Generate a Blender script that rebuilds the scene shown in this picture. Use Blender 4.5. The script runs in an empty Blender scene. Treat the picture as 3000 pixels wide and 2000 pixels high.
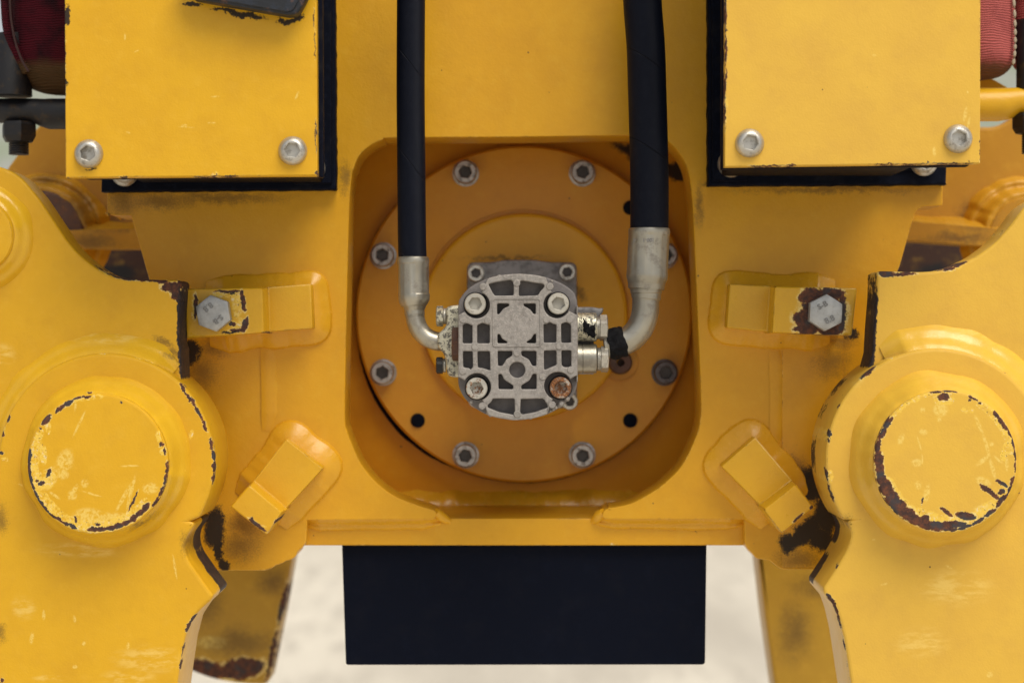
import bpy, bmesh, math, random
from mathutils import Vector, noise as mnoise, Matrix
R = math.radians
random.seed(7)
scene = bpy.context.scene
COL = scene.collection

# ------------------------------------------------------------------ scale
# 3000x2000 photograph units; at the front of the pivot arms (Y = 0) one unit is 0.25 mm
U, D = 0.00025, 1.46
GROUND_Z = -0.95
def S(Y): return (D + Y) / D * U
def P(x, y, Y): s = S(Y); return Vector(((x - 1500) * s, Y, (1000 - y) * s))
def W(x, y, Y): s = S(Y); return ((x - 1500) * s, (1000 - y) * s)

# ------------------------------------------------------------------ camera
cam = bpy.data.cameras.new("camera")
cam.sensor_width = 36.0
cam.lens = 36.0 * D / (3000 * U)
cam.clip_start, cam.clip_end = 0.05, 2000
cam.dof.use_dof = True
cam.dof.focus_distance = D + 0.0
cam.dof.aperture_fstop = 5.6
camo = bpy.data.objects.new("camera", cam); COL.objects.link(camo)
camo.location = (0, -D, 0); camo.rotation_euler = (R(90), 0, 0)
scene.camera = camo

# ------------------------------------------------------------------ world, sun
SUN_EL, SUN_AZ = 56.0, 150.0      # azimuth clockwise from +Y: behind the camera, a little to its right
world = bpy.data.worlds.new("World"); scene.world = world; world.use_nodes = True
wn = world.node_tree; wn.nodes.clear()
sky = wn.nodes.new('ShaderNodeTexSky'); sky.sky_type = 'NISHITA'; sky.sun_disc = False
sky.sun_elevation = R(SUN_EL); sky.sun_rotation = R(SUN_AZ)
sky.air_density = 1.0; sky.dust_density = 2.0; sky.ozone_density = 1.0
hsv = wn.nodes.new('ShaderNodeHueSaturation'); hsv.inputs['Saturation'].default_value = 0.22
bg = wn.nodes.new('ShaderNodeBackground'); bg.inputs['Strength'].default_value = 0.06
wo = wn.nodes.new('ShaderNodeOutputWorld')
wn.links.new(sky.outputs[0], hsv.inputs['Color']); wn.links.new(hsv.outputs[0], bg.inputs['Color'])
wn.links.new(bg.outputs[0], wo.inputs['Surface'])
sun = bpy.data.lights.new("sun", 'SUN'); sun.energy = 1.5; sun.angle = R(40); sun.color = (1.0, 0.91, 0.76)
suno = bpy.data.objects.new("sun", sun); COL.objects.link(suno)
sd = Vector((math.sin(R(SUN_AZ)) * math.cos(R(SUN_EL)), math.cos(R(SUN_AZ)) * math.cos(R(SUN_EL)), math.sin(R(SUN_EL))))
suno.location = sd * 5; suno.rotation_euler = sd.to_track_quat('Z', 'Y').to_euler()
scene.view_settings.view_transform = 'Standard'; scene.view_settings.look = 'None'
scene.view_settings.exposure = 0.83; scene.view_settings.gamma = 1.0
scene.view_settings.use_curve_mapping = False
scene.render.engine = 'CYCLES'
scene.cycles.max_bounces = 8

# ================================================================== node helpers
class NT:
    def __init__(s, name):
        s.m = bpy.data.materials.new(name); s.m.use_nodes = True
        s.t = s.m.node_tree; s.t.nodes.clear()
        s.out = s.n('ShaderNodeOutputMaterial'); s.b = s.n('ShaderNodeBsdfPrincipled')
        s.l(s.b.outputs[0], s.out.inputs[0])
        s.pos = s.n('ShaderNodeNewGeometry')
    def n(s, ty, **kw):
        nd = s.t.nodes.new(ty)
        for k, v in kw.items(): setattr(nd, k, v)
        return nd
    def l(s, a, b): s.t.links.new(a, b)
    def setin(s, sock, v):
        if isinstance(v, bpy.types.NodeSocket): s.l(v, sock)
        else: sock.default_value = v
    def math(s, op, a, b=0.0, c=None, clamp=False):
        nd = s.n('ShaderNodeMath', operation=op, use_clamp=clamp)
        s.setin(nd.inputs[0], a); s.setin(nd.inputs[1], b)
        if c is not None: s.setin(nd.inputs[2], c)
        return nd.outputs[0]
    def vmath(s, op, a, b=(0, 0, 0)):
        nd = s.n('ShaderNodeVectorMath', operation=op)
        s.setin(nd.inputs[0], a)
        if op == 'SCALE': s.setin(nd.inputs['Scale'], b)
        elif op != 'LENGTH': s.setin(nd.inputs[1], b)
        return nd.outputs['Value'] if op in ('LENGTH', 'DOT_PRODUCT') else nd.outputs[0]
    def ramp(s, v, lo, hi, a=0.0, b=1.0):
        nd = s.n('ShaderNodeMapRange', interpolation_type='SMOOTHSTEP')
        s.setin(nd.inputs['Value'], v)
        nd.inputs['From Min'].default_value = lo; nd.inputs['From Max'].default_value = hi
        nd.inputs['To Min'].default_value = a; nd.inputs['To Max'].default_value = b
        return nd.outputs[0]
    def noise(s, vec, scale, detail=3.0, rough=0.55, col=False):
        nd = s.n('ShaderNodeTexNoise'); s.l(vec, nd.inputs['Vector'])
        nd.inputs['Scale'].default_value = scale; nd.inputs['Detail'].default_value = detail
        nd.inputs['Roughness'].default_value = rough
        return nd.outputs['Color' if col else 'Fac']
    def mix(s, f, a, b, blend='MIX'):
        nd = s.n('ShaderNodeMix', data_type='RGBA', blend_type=blend)
        s.setin(nd.inputs[0], f); s.setin(nd.inputs[6], a if isinstance(a, bpy.types.NodeSocket) else (*a, 1)[:4])
        s.setin(nd.inputs[7], b if isinstance(b, bpy.types.NodeSocket) else (*b, 1)[:4])
        return nd.outputs[2]
    def mapping(s, vec, loc=(0, 0, 0), rot=(0, 0, 0), scale=(1, 1, 1), ty='POINT'):
        nd = s.n('ShaderNodeMapping', vector_type=ty); s.l(vec, nd.inputs['Vector'])
        nd.inputs['Location'].default_value = loc; nd.inputs['Rotation'].default_value = rot
        nd.inputs['Scale'].default_value = scale
        return nd.outputs[0]
    def px(s, Y, flat=True):
        k = 1.0 / S(Y)
        return s.mapping(s.pos.outputs['Position'], (1500, 0, 1000), (0, 0, 0), (k, 0 if flat else k, -k))
    def blobs(s, vec, items):
        """distance to the nearest of many ellipses; every tenth one waits for the ones before it, which keeps the shader's stack small"""
        d = None
        for i, it in enumerate(items):
            x, y, rx, ry = it[:4]; a = it[4] if len(it) > 4 else 0
            if i and i % 10 == 0:
                nd = s.n('ShaderNodeVectorMath', operation='MULTIPLY_ADD'); s.l(d, nd.inputs[0]); nd.inputs[1].default_value = (1e-9, 0, 0)
                s.l(vec, nd.inputs[2]); vec = nd.outputs[0]
            L = s.vmath('LENGTH', s.mapping(vec, (x, 0, y), (0, R(a), 0), (rx, 1, ry), 'TEXTURE'))
            d = L if d is None else s.math('MINIMUM', d, L)
        return d
    def warp(s, vec, scale, amp, detail=4.0, src=None):
        c = s.noise(src if src is not None else vec, scale, detail, 0.72, col=True)
        c = s.vmath('SUBTRACT', c, (0.5, 0.5, 0.5)); c = s.vmath('MULTIPLY', c, (amp, 0, amp))
        return s.vmath('ADD', vec, c)
    def bump(s, h, strength, dist, normal=None):
        nd = s.n('ShaderNodeBump'); s.setin(nd.inputs['Height'], h)
        nd.inputs['Strength'].default_value = strength; nd.inputs['Distance'].default_value = dist
        if normal is not None: s.l(normal, nd.inputs['Normal'])
        return nd.outputs[0]
    def fin(s, col=None, rough=None, metal=None, normal=None, **kw):
        if col is not None: s.setin(s.b.inputs['Base Color'], col if isinstance(col, bpy.types.NodeSocket) else (*col, 1)[:4])
        if rough is not None: s.setin(s.b.inputs['Roughness'], rough)
        if metal is not None: s.setin(s.b.inputs['Metallic'], metal)
        if normal is not None: s.l(normal, s.b.inputs['Normal'])
        for k, v in kw.items(): s.setin(s.b.inputs[k], v)
        return s.m

def seg(x0, y0, x1, y1, r):
    L = math.hypot(x1 - x0, y1 - y0) / 2
    return ((x0 + x1) / 2, (y0 + y1) / 2, L + r * .7, r, math.degrees(math.atan2(-(y1 - y0), x1 - x0)))
def line(pts, r): return [seg(*pts[i], *pts[i + 1], r) for i in range(len(pts) - 1)]
def arcb(cx, cy, rad, a0, a1, r, n=4):
    pts = [(cx + rad * math.cos(R(a0 + (a1 - a0) * i / n)), cy - rad * math.sin(R(a0 + (a1 - a0) * i / n))) for i in range(n + 1)]
    return line(pts, r)

YEL = (0.715, 0.400, 0.014)
FRM = (0.735, 0.380, 0.015)    # slightly deeper yellow for the frame
ORG = (0.71, 0.325, 0.016)    # orange-yellow for flange and recess, their warm shade put into the base
YEL_HAZE = (0.74, 0.455, 0.060)   # right-hand parts: hazy sky glare put into a paler base
def paint(name, Y, rust=(), chips=(), scratch=(), dirt=(), soot=(), rub_gleam=(), base=YEL, rough=0.31, grime=0.35, warp=16, gate=None, edge=True, dark=(), dgate=None, spec=0.34):
    """yellow machine enamel: orange peel, dust, fly specks, and the chips this piece has lost"""
    t = NT(name)
    p = t.px(Y); p3 = t.px(Y, False)
    big = t.noise(p3, 0.004, 4, 0.6); mid = t.noise(p3, 0.03, 5, 0.6); fine = t.noise(p3, 0.35, 3, 0.6)
    c = t.mix(t.ramp(big, 0.35, 0.7, 0, grime), base, (base[0] * .86, base[1] * .80, base[2] * .9))
    c = t.mix(t.ramp(mid, 0.5, 0.75, 0, 0.16), c, (0.80, 0.50, 0.06))
    c = t.mix(t.ramp(fine, 0.58, 0.8, 0, 0.34), c, (0.42, 0.20, 0.03))
    c = t.mix(t.ramp(t.noise(p3, 0.011, 6, 0.65), 0.42, 0.72, 0, 0.30), c, (base[0] * .80, base[1] * .74, base[2]))
    # fine scattered specks
    vo = t.n('ShaderNodeTexVoronoi'); t.l(p3, vo.inputs['Vector']); vo.inputs['Scale'].default_value = 1 / 62.0
    sep = t.n('ShaderNodeSeparateColor'); t.l(vo.outputs['Color'], sep.inputs[0])
    rad = t.math('MULTIPLY', t.math('SUBTRACT', sep.outputs[0], 0.34), 0.085)
    speck = t.ramp(t.math('SUBTRACT', rad, vo.outputs['Distance']), 0.0, 0.012)
    c = t.mix(t.math('MULTIPLY', speck, 0.75), c, (0.09, 0.04, 0.02))
    roughv = t.math('ADD', t.math('MULTIPLY', mid, 0.16), rough - 0.06)
    wv = t.warp(t.warp(p, 0.045, warp * 1.7, 6, p3), 0.22, 6, 3, p3)
    wf = t.warp(p, 0.012, warp, 6, p3)
    if rub_gleam:      # polished / lighter rubbed areas and painted ring-top highlights, with streaky breakup
        sv = t.mapping(p3, scale=(0.015, 0.015, 0.05))
        d = t.blobs(wf, rub_gleam); br = t.noise(sv, 1.0, 6, 0.7)
        m = t.math('MULTIPLY', t.ramp(d, 1.15, 0.4), t.ramp(br, 0.42, 0.62))
        c = t.mix(t.math('MULTIPLY', m, 0.55), c, (0.86, 0.62, 0.17))
    if scratch:
        d = t.blobs(t.warp(p, 0.03, warp * .5, 4), scratch)
        m = t.math('MULTIPLY', t.ramp(d, 1.1, 0.6), t.ramp(t.noise(p3, 0.12, 4, 0.7), 0.36, 0.58))
        c = t.mix(t.math('MULTIPLY', m, 0.62), c, (0.86, 0.66, 0.18))
    if chips:
        d = t.blobs(wv, chips)
        m = t.ramp(d, 1.04, 0.92)
        pale = t.mix(t.ramp(t.noise(p3, 0.09, 6, 0.75), 0.53, 0.62), (0.82, 0.55, 0.075), (0.80, 0.68, 0.42))
        c = t.mix(t.math('MULTIPLY', m, t.ramp(t.noise(p3, 0.07, 5, 0.7), 0.38, 0.54)), c, pale)
        c = t.mix(t.math('MULTIPLY', m, t.ramp(t.noise(p3, 0.11, 5, 0.75), 0.60, 0.66)), c, (0.13, 0.05, 0.025))
    if edge:
        bv = t.n('ShaderNodeBevel', samples=4); bv.inputs['Radius'].default_value = 0.0016
        dt = t.vmath('DOT_PRODUCT', bv.outputs[0], t.pos.outputs['Normal'])
        e = t.math('SUBTRACT', 1.0, dt)
        em = t.math('MULTIPLY', t.ramp(e, 0.03, 0.12), t.ramp(t.noise(p3, 0.016, 6, 0.75), 0.50, 0.60))
        c = t.mix(t.math('MULTIPLY', em, 0.9), c, t.mix(t.ramp(t.noise(p3, 0.09, 4), 0.42, 0.55), (0.80, 0.56, 0.16), (0.07, 0.032, 0.025)))
    if rust:
        d = t.math('ADD', t.math('MULTIPLY', t.blobs(wv, rust), 1.1), t.math('MULTIPLY', t.math('SUBTRACT', t.noise(p3, 0.05, 6, 0.75), 0.46), 0.8))
        if gate:
            sy = t.n('ShaderNodeSeparateXYZ'); t.l(t.pos.outputs['Position'], sy.inputs[0])
            d = t.math('ADD', d, t.ramp(t.math('ADD', sy.outputs[1], t.math('MULTIPLY', t.math('SUBTRACT', t.noise(p3, .03, 5, .7), .5), .02)), gate[0], gate[1], 0, 1.5))
        fr = t.ramp(d, 1.24, 1.08)
        brk = t.ramp(t.noise(p3, 0.05, 4, 0.7), 0.40, 0.55)
        c = t.mix(t.math('MULTIPLY', fr, t.math('MULTIPLY', brk, 0.85)), c, (0.84, 0.66, 0.24))
        m = t.ramp(d, 1.04, 0.95)
        rn = t.noise(p3, 0.07, 6, 0.75)
        rc = t.mix(t.ramp(rn, 0.40, 0.66), (0.050, 0.026, 0.023), (0.155, 0.054, 0.026))
        rc = t.mix(t.math('MULTIPLY', t.ramp(d, 0.80, 1.0), t.ramp(rn, 0.35, 0.6, .3, .9)), rc, (0.26, 0.085, 0.02))
        rc = t.mix(t.ramp(t.noise(p3, 0.02, 3), 0.5, 0.65), rc, (0.052, 0.046, 0.050))
        c = t.mix(m, c, rc)
        roughv = t.math('MAXIMUM', roughv, t.math('MULTIPLY', m, 0.8))
    if dark:
        d = t.blobs(wv, dark)
        if dgate:
            sy = t.n('ShaderNodeSeparateXYZ'); t.l(t.pos.outputs['Position'], sy.inputs[0])
            d = t.math('ADD', d, t.ramp(t.math('ADD', sy.outputs[1], t.math('MULTIPLY', t.math('SUBTRACT', t.noise(p3, .03, 5, .7), .5), .012)), dgate[0], dgate[1], 1.5, 0))
        m = t.ramp(d, 1.06, 0.9)
        c = t.mix(m, c, t.mix(t.ramp(t.noise(p3, .06, 6, .7), .45, .65), (0.020, 0.016, 0.020), (0.065, 0.040, 0.034)))
        roughv = t.math('MAXIMUM', roughv, t.math('MULTIPLY', m, 0.6))
    if dirt or soot:
        wd = t.warp(p, 0.022, 70, 7, p3); dn = t.math('SUBTRACT', t.noise(p3, 0.22, 8, 0.8), 0.5)
    if soot:
        f = t.ramp(t.math('ADD', t.blobs(wd, soot), t.math('MULTIPLY', dn, 3.0)), 1.25, 0.0, 0, 0.62)
        c = t.mix(f, c, (0.060, 0.034, 0.018))
        roughv = t.math('MAXIMUM', roughv, t.math('MULTIPLY', f, 0.9))
    if dirt:
        f = t.ramp(t.math('ADD', t.blobs(wd, dirt), t.math('MULTIPLY', dn, 1.5)), 1.04, 0.72)
        c = t.mix(t.math('MULTIPLY', f, 0.97), c, (0.008, 0.0075, 0.010))
        roughv = t.math('MAXIMUM', roughv, t.math('MULTIPLY', f, 0.6))
    h = t.math('ADD', t.math('MULTIPLY', t.noise(p3, 0.16, 2, 0.5), 0.5), t.math('MULTIPLY', t.noise(p3, 0.025, 3, 0.5), 0.9))
    nrm = t.bump(h, 0.26, 0.0010)
    return t.fin(c, roughv, 0.0, nrm, **{'Specular IOR Level': spec})

def metal(name, col, metallic=0.85, rough=0.38, stain=(0.10, 0.075, 0.05), st=(0.52, 0.68), amt=0.8, sc=0.05, bumpamt=0.15, rust=None, rustr=(0.5, 0.6), white=None):
    t = NT(name); p = t.px(0, False)
    n1 = t.noise(p, sc, 6, 0.7); n2 = t.noise(p, sc * 4, 4, 0.7); n3 = t.noise(p, sc * .35, 3, 0.6)
    c = t.mix(t.ramp(n3, 0.3, 0.7), col, tuple(v * .78 for v in col))
    if white: c = t.mix(t.ramp(t.noise(p, sc * 1.7, 5, .7), 0.5, 0.56), c, white)
    c = t.mix(t.math('MULTIPLY', t.ramp(n1, *st), amt), c, stain)
    mt = t.math('MULTIPLY', t.ramp(n1, st[0], st[1], 1, 1 - amt), metallic)
    rg = t.math('ADD', t.math('MULTIPLY', n2, 0.25), rough - .1)
    if rust:
        m = t.ramp(t.noise(p, sc * .8, 6, 0.7), *rustr)
        rc = t.mix(t.ramp(n2, 0.4, 0.65), (0.085, 0.032, 0.018), (0.34, 0.135, 0.03))
        c = t.mix(m, c, rc); mt = t.math('MULTIPLY', mt, t.math('SUBTRACT', 1.0, m)); rg = t.math('MAXIMUM', rg, t.math('MULTIPLY', m, .8))
    return t.fin(c, rg, mt, t.bump(t.math('ADD', n2, n1), bumpamt, 0.0006))

def rubber(name, col=(0.0042, 0.0058, 0.0135), rough=0.55, scale=0.05, amt=0.2, dust=0.4, mott=1.0):
    t = NT(name); p = t.px(0, False)
    n1 = t.noise(p, scale, 6, 0.65); n2 = t.noise(p, 0.012, 4, 0.6)
    c = t.mix(t.ramp(n1, 0.5, 0.75, 0, mott), col, tuple(v * 1.9 + .003 for v in col))
    c = t.mix(t.ramp(n2, 0.5, 0.75, 0, dust), c, (0.030, 0.028, 0.027))
    return t.fin(c, t.math('ADD', t.math('MULTIPLY', n1, .25), rough - .1), 0.0, t.bump(n1, amt, 0.001), **{'Specular IOR Level': 0.06})

def hose_mat(name, slope, spacing, phase):
    t = NT(name); p = t.px(0.05, False)
    n1 = t.noise(p, 0.05, 5, 0.65)
    sx = t.n('ShaderNodeSeparateXYZ'); t.l(p, sx.inputs[0])
    u = t.math('SUBTRACT', sx.outputs[2], t.math('MULTIPLY', sx.outputs[0], slope))
    fr = t.math('FRACT', t.math('DIVIDE', t.math('ADD', u, phase), spacing))
    groove = t.ramp(t.math('ABSOLUTE', t.math('SUBTRACT', fr, 0.5)), 0.0, 3.0 / spacing, 0.45, 1.0)
    rib = t.math('SINE', t.math('MULTIPLY', t.math('ADD', sx.outputs[2], sx.outputs[0]), 1.1))
    c = t.mix(t.ramp(n1, 0.45, 0.8, 0, .7), (0.0046, 0.0064, 0.0140), (0.010, 0.0125, 0.022))
    vo = t.n('ShaderNodeTexVoronoi'); t.l(p, vo.inputs['Vector']); vo.inputs['Scale'].default_value = 1 / 22.0
    sep = t.n('ShaderNodeSeparateColor'); t.l(vo.outputs['Color'], sep.inputs[0])
    sp = t.ramp(t.math('SUBTRACT', t.math('MULTIPLY', t.math('SUBTRACT', sep.outputs[0], .6), .2), vo.outputs['Distance']), 0, .02)
    c = t.mix(t.math('MULTIPLY', sp, .4), c, (0.10, 0.10, 0.10))
    c = t.mix(groove, (0.002, 0.002, 0.003), c)
    h = t.math('ADD', t.math('MULTIPLY', rib, 0.10), t.math('MULTIPLY', groove, 1.0))
    return t.fin(c, 0.52, 0.0, t.bump(h, 0.9, 0.0012), **{'Specular IOR Level': 0.12})

def webbing(name, col, dark):
    t = NT(name); p = t.px(0.16, False)
    sx = t.n('ShaderNodeSeparateXYZ'); t.l(p, sx.inputs[0])
    wob = t.math('MULTIPLY', t.noise(p, 0.01, 3), 25.0)
    rib = t.math('SINE', t.math('MULTIPLY', t.math('ADD', sx.outputs[2], wob), 0.9))
    wv = t.math('SINE', t.math('MULTIPLY', sx.outputs[0], 1.4))
    n1 = t.noise(p, 0.012, 5, .65)
    c = t.mix(t.ramp(n1, 0.38, 0.7), col, dark)
    c = t.mix(t.ramp(rib, 0.2, -1.0, 0, .55), c, tuple(v * .35 for v in dark))
    bot = t.ramp(t.math('ADD', sx.outputs[2], t.math('MULTIPLY', n1, 40)), 200, 235, 0, .85)
    c = t.mix(bot, c, (0.10, 0.06, 0.025))
    return t.fin(c, 0.75, 0.0, t.bump(t.math('ADD', rib, t.math('MULTIPLY', wv, .4)), 0.6, 0.0012), **{'Specular IOR Level': 0.12})

# ================================================================== mesh helpers
WL = {}
def link(o, parent, wl):
    COL.objects.link(o); WL[o.name] = Vector(wl)
    if parent is not None:
        o.parent = parent; o.location = Vector(wl) - WL[parent.name]
    else: o.location = wl
    return o
def thing(name, label, cat, loc, group=None):
    o = bpy.data.objects.new(name, None); o.empty_display_size = 0.05
    link(o, None, loc); o['label'] = label; o['category'] = cat
    if group: o['group'] = group
    return o
def tag(o, label, cat, group=None):
    o['label'] = label; o['category'] = cat
    if group: o['group'] = group
    return o
def from_mesh(name, me, mat, parent, angle=25, origin=None):
    """a mesh in world coordinates becomes one object with its origin inside it"""
    vs = [v.co for v in me.vertices]
    if origin is None:
        lo = Vector((min(v[i] for v in vs) for i in range(3))); hi = Vector((max(v[i] for v in vs) for i in range(3)))
        origin = (lo + hi) / 2
    origin = Vector(origin)
    me.transform(Matrix.Translation(-origin))
    me.name = name; me.materials.clear()
    for mm in (mat if isinstance(mat, (list, tuple)) else [mat]): me.materials.append(mm)
    me.shade_smooth() if hasattr(me, 'shade_smooth') else None
    me.set_sharp_from_angle(angle=R(angle))
    for pl in me.polygons:
        if abs(pl.normal.y) > 0.9995 and len(me.polygons) > 40: pl.use_smooth = False
    me.update()
    return link(bpy.data.objects.new(name, me), parent, origin)
def mk(name, verts, faces, mat, parent, angle=35, origin=None, fix=True):
    me = bpy.data.meshes.new(name); me.from_pydata([tuple(v) for v in verts], [], faces); me.validate()
    if fix:
        bm = bmesh.new(); bm.from_mesh(me); bmesh.ops.recalc_face_normals(bm, faces=bm.faces[:]); bm.to_mesh(me); bm.free()
    return from_mesh(name, me, mat, parent, angle, origin)

def rnd(pts, r=10, n=5):
    out = []; N = len(pts)
    for i in range(N):
        p = Vector(pts[i][:2]); a = Vector(pts[i - 1][:2]); b = Vector(pts[(i + 1) % N][:2])
        rr = pts[i][2] if len(pts[i]) > 2 else r
        da, db = a - p, b - p
        q = min(rr, da.length * .48, db.length * .48)
        if q < 0.5: out.append(tuple(p)); continue
        s, e = p + da.normalized() * q, p + db.normalized() * q
        for k in range(n + 1):
            u = k / n; out.append(tuple(s * (1 - u) ** 2 + p * 2 * u * (1 - u) + e * u * u))
    return out
def arc(cx, cy, r, a0, a1, n=40):
    return [(cx + r * math.cos(R(a0 + (a1 - a0) * i / n)), cy - r * math.sin(R(a0 + (a1 - a0) * i / n))) for i in range(n + 1)]
def circ(cx, cy, r, n=64): return arc(cx, cy, r, 0, 360, n)[:-1]
def crom(pts, n=6, closed=False):
    out = []; N = len(pts)
    for i in range(N if closed else N - 1):
        g = lambda k: Vector(pts[k % N] if closed else pts[max(0, min(N - 1, k))])
        p0, p1, p2, p3 = g(i - 1), g(i), g(i + 1), g(i + 2)
        for k in range(n):
            u = k / n
            out.append(tuple(0.5 * ((2 * p1) + (p2 - p0) * u + (2 * p0 - 5 * p1 + 4 * p2 - p3) * u * u + (3 * p1 - p0 - 3 * p2 + p3) * u ** 3)))
    if not closed: out.append(tuple(pts[-1]))
    return out

def plate_mesh(outer, holes, Y, t, bev):
    """outline (photo units at depth Y) -> bevelled plate reaching from Y back to Y + t"""
    cu = bpy.data.curves.new('outline', 'CURVE'); cu.dimensions = '2D'; cu.fill_mode = 'BOTH'
    for lp in [outer] + list(holes):
        q = [W(x, y, Y) for x, y in [p[:2] for p in lp]]
        w = [q[0]]
        for pnt in q[1:]:
            if math.hypot(pnt[0] - w[-1][0], pnt[1] - w[-1][1]) > 1e-5: w.append(pnt)
        if math.hypot(w[0][0] - w[-1][0], w[0][1] - w[-1][1]) < 1e-5: w.pop()
        sp = cu.splines.new('POLY'); sp.points.add(len(w) - 1)
        for pt, (x, z) in zip(sp.points, w): pt.co = (x, z, 0, 1)
        sp.use_cyclic_u = True
    cu.extrude = t / 2 - bev; cu.bevel_depth = bev; cu.bevel_resolution = 2; cu.offset = -bev
    ob = bpy.data.objects.new('outline', cu); COL.objects.link(ob)
    dg = bpy.context.evaluated_depsgraph_get(); dg.update()
    me = bpy.data.meshes.new_from_object(ob.evaluated_get(dg))
    bpy.data.objects.remove(ob); bpy.data.curves.remove(cu)
    bm = bmesh.new(); bm.from_mesh(me)
    bmesh.ops.remove_doubles(bm, verts=bm.verts, dist=1e-6)
    bmesh.ops.transform(bm, matrix=Matrix.Translation((0, Y + t / 2, 0)) @ Matrix.Rotation(R(90), 4, 'X'), verts=bm.verts)
    bmesh.ops.recalc_face_normals(bm, faces=bm.faces[:])
    bm.to_mesh(me); bm.free()
    return me
def plate(name, outer, holes, Y, t, mat, parent, bev=0.0012):
    return from_mesh(name, plate_mesh(outer, holes, Y, t, bev), mat, parent, 24)

def rings_geo(rings, n=48, close0=False, close1=True):
    """rings: functions angle -> (radius, y) about local Y axis"""
    v, f = [], []
    for rg in rings:
        for i in range(n):
            a = 2 * math.pi * i / n; r, y = rg(a) if callable(rg) else rg
            v.append((r * math.cos(a), y, r * math.sin(a)))
    for k in range(len(rings) - 1):
        for i in range(n):
            j = (i + 1) % n; f.append((k * n + i, k * n + j, (k + 1) * n + j, (k + 1) * n + i))
    if close0: f.append(tuple(range(n))[::-1])
    if close1: f.append(tuple((len(rings) - 1) * n + i for i in range(n)))
    return v, f
def hexr(apo, rot=0.0):
    def g(a):
        x = (a + rot) % (math.pi / 3) - math.pi / 6
        return apo / math.cos(x)
    return g
def lathe(name, prof, c, mat, parent, n=72, angle=30, close0=True, close1=True):
    v, f = rings_geo(prof, n, close0, close1)
    c = Vector(c)
    return mk(name, [Vector(p) + c for p in v], f, mat, parent, angle, origin=c)
def tube_geo(path, rad, n=24, caps=True):
    path = [Vector(p) for p in path]; v, f = [], []
    up = None
    for i, p in enumerate(path):
        tg = (path[min(i + 1, len(path) - 1)] - path[max(i - 1, 0)]).normalized()
        if up is None: up = tg.orthogonal().normalized()
        up = (up - tg * up.dot(tg)).normalized(); bi = tg.cross(up)
        r = rad[i] if isinstance(rad, (list, tuple)) else rad
        for k in range(n):
            a = 2 * math.pi * k / n; v.append(p + (up * math.cos(a) + bi * math.sin(a)) * r)
    for i in range(len(path) - 1):
        for k in range(n):
            j = (k + 1) % n; f.append((i * n + k, i * n + j, (i + 1) * n + j, (i + 1) * n + k))
    if caps: f.append(tuple(range(n))[::-1]); f.append(tuple((len(path) - 1) * n + k for k in range(n)))
    return v, f
def tube(name, path, rad, mat, parent, n=24, angle=40):
    v, f = tube_geo(path, rad, n); return mk(name, v, f, mat, parent, angle)
def box(name, x0, y0, x1, y1, Y0, Y1, mat, parent, bev=0.0015, Yref=None):
    """photo-unit rectangle seen at Yref (default Y0), straight back to Y1"""
    a, b = W(x0, y1, Yref if Yref is not None else Y0), W(x1, y0, Yref if Yref is not None else Y0)
    bm = bmesh.new(); bmesh.ops.create_cube(bm, size=1)
    bmesh.ops.transform(bm, matrix=Matrix.Translation(((a[0] + b[0]) / 2, (Y0 + Y1) / 2, (a[1] + b[1]) / 2)) @ Matrix.Diagonal((b[0] - a[0], Y1 - Y0, b[1] - a[1], 1)), verts=bm.verts)
    if bev: bmesh.ops.bevel(bm, geom=bm.edges[:] , offset=bev, segments=2, affect='EDGES', profile=.5)
    me = bpy.data.meshes.new(name); bm.to_mesh(me); bm.free()
    return from_mesh(name, me, mat, parent, 24)

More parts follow.
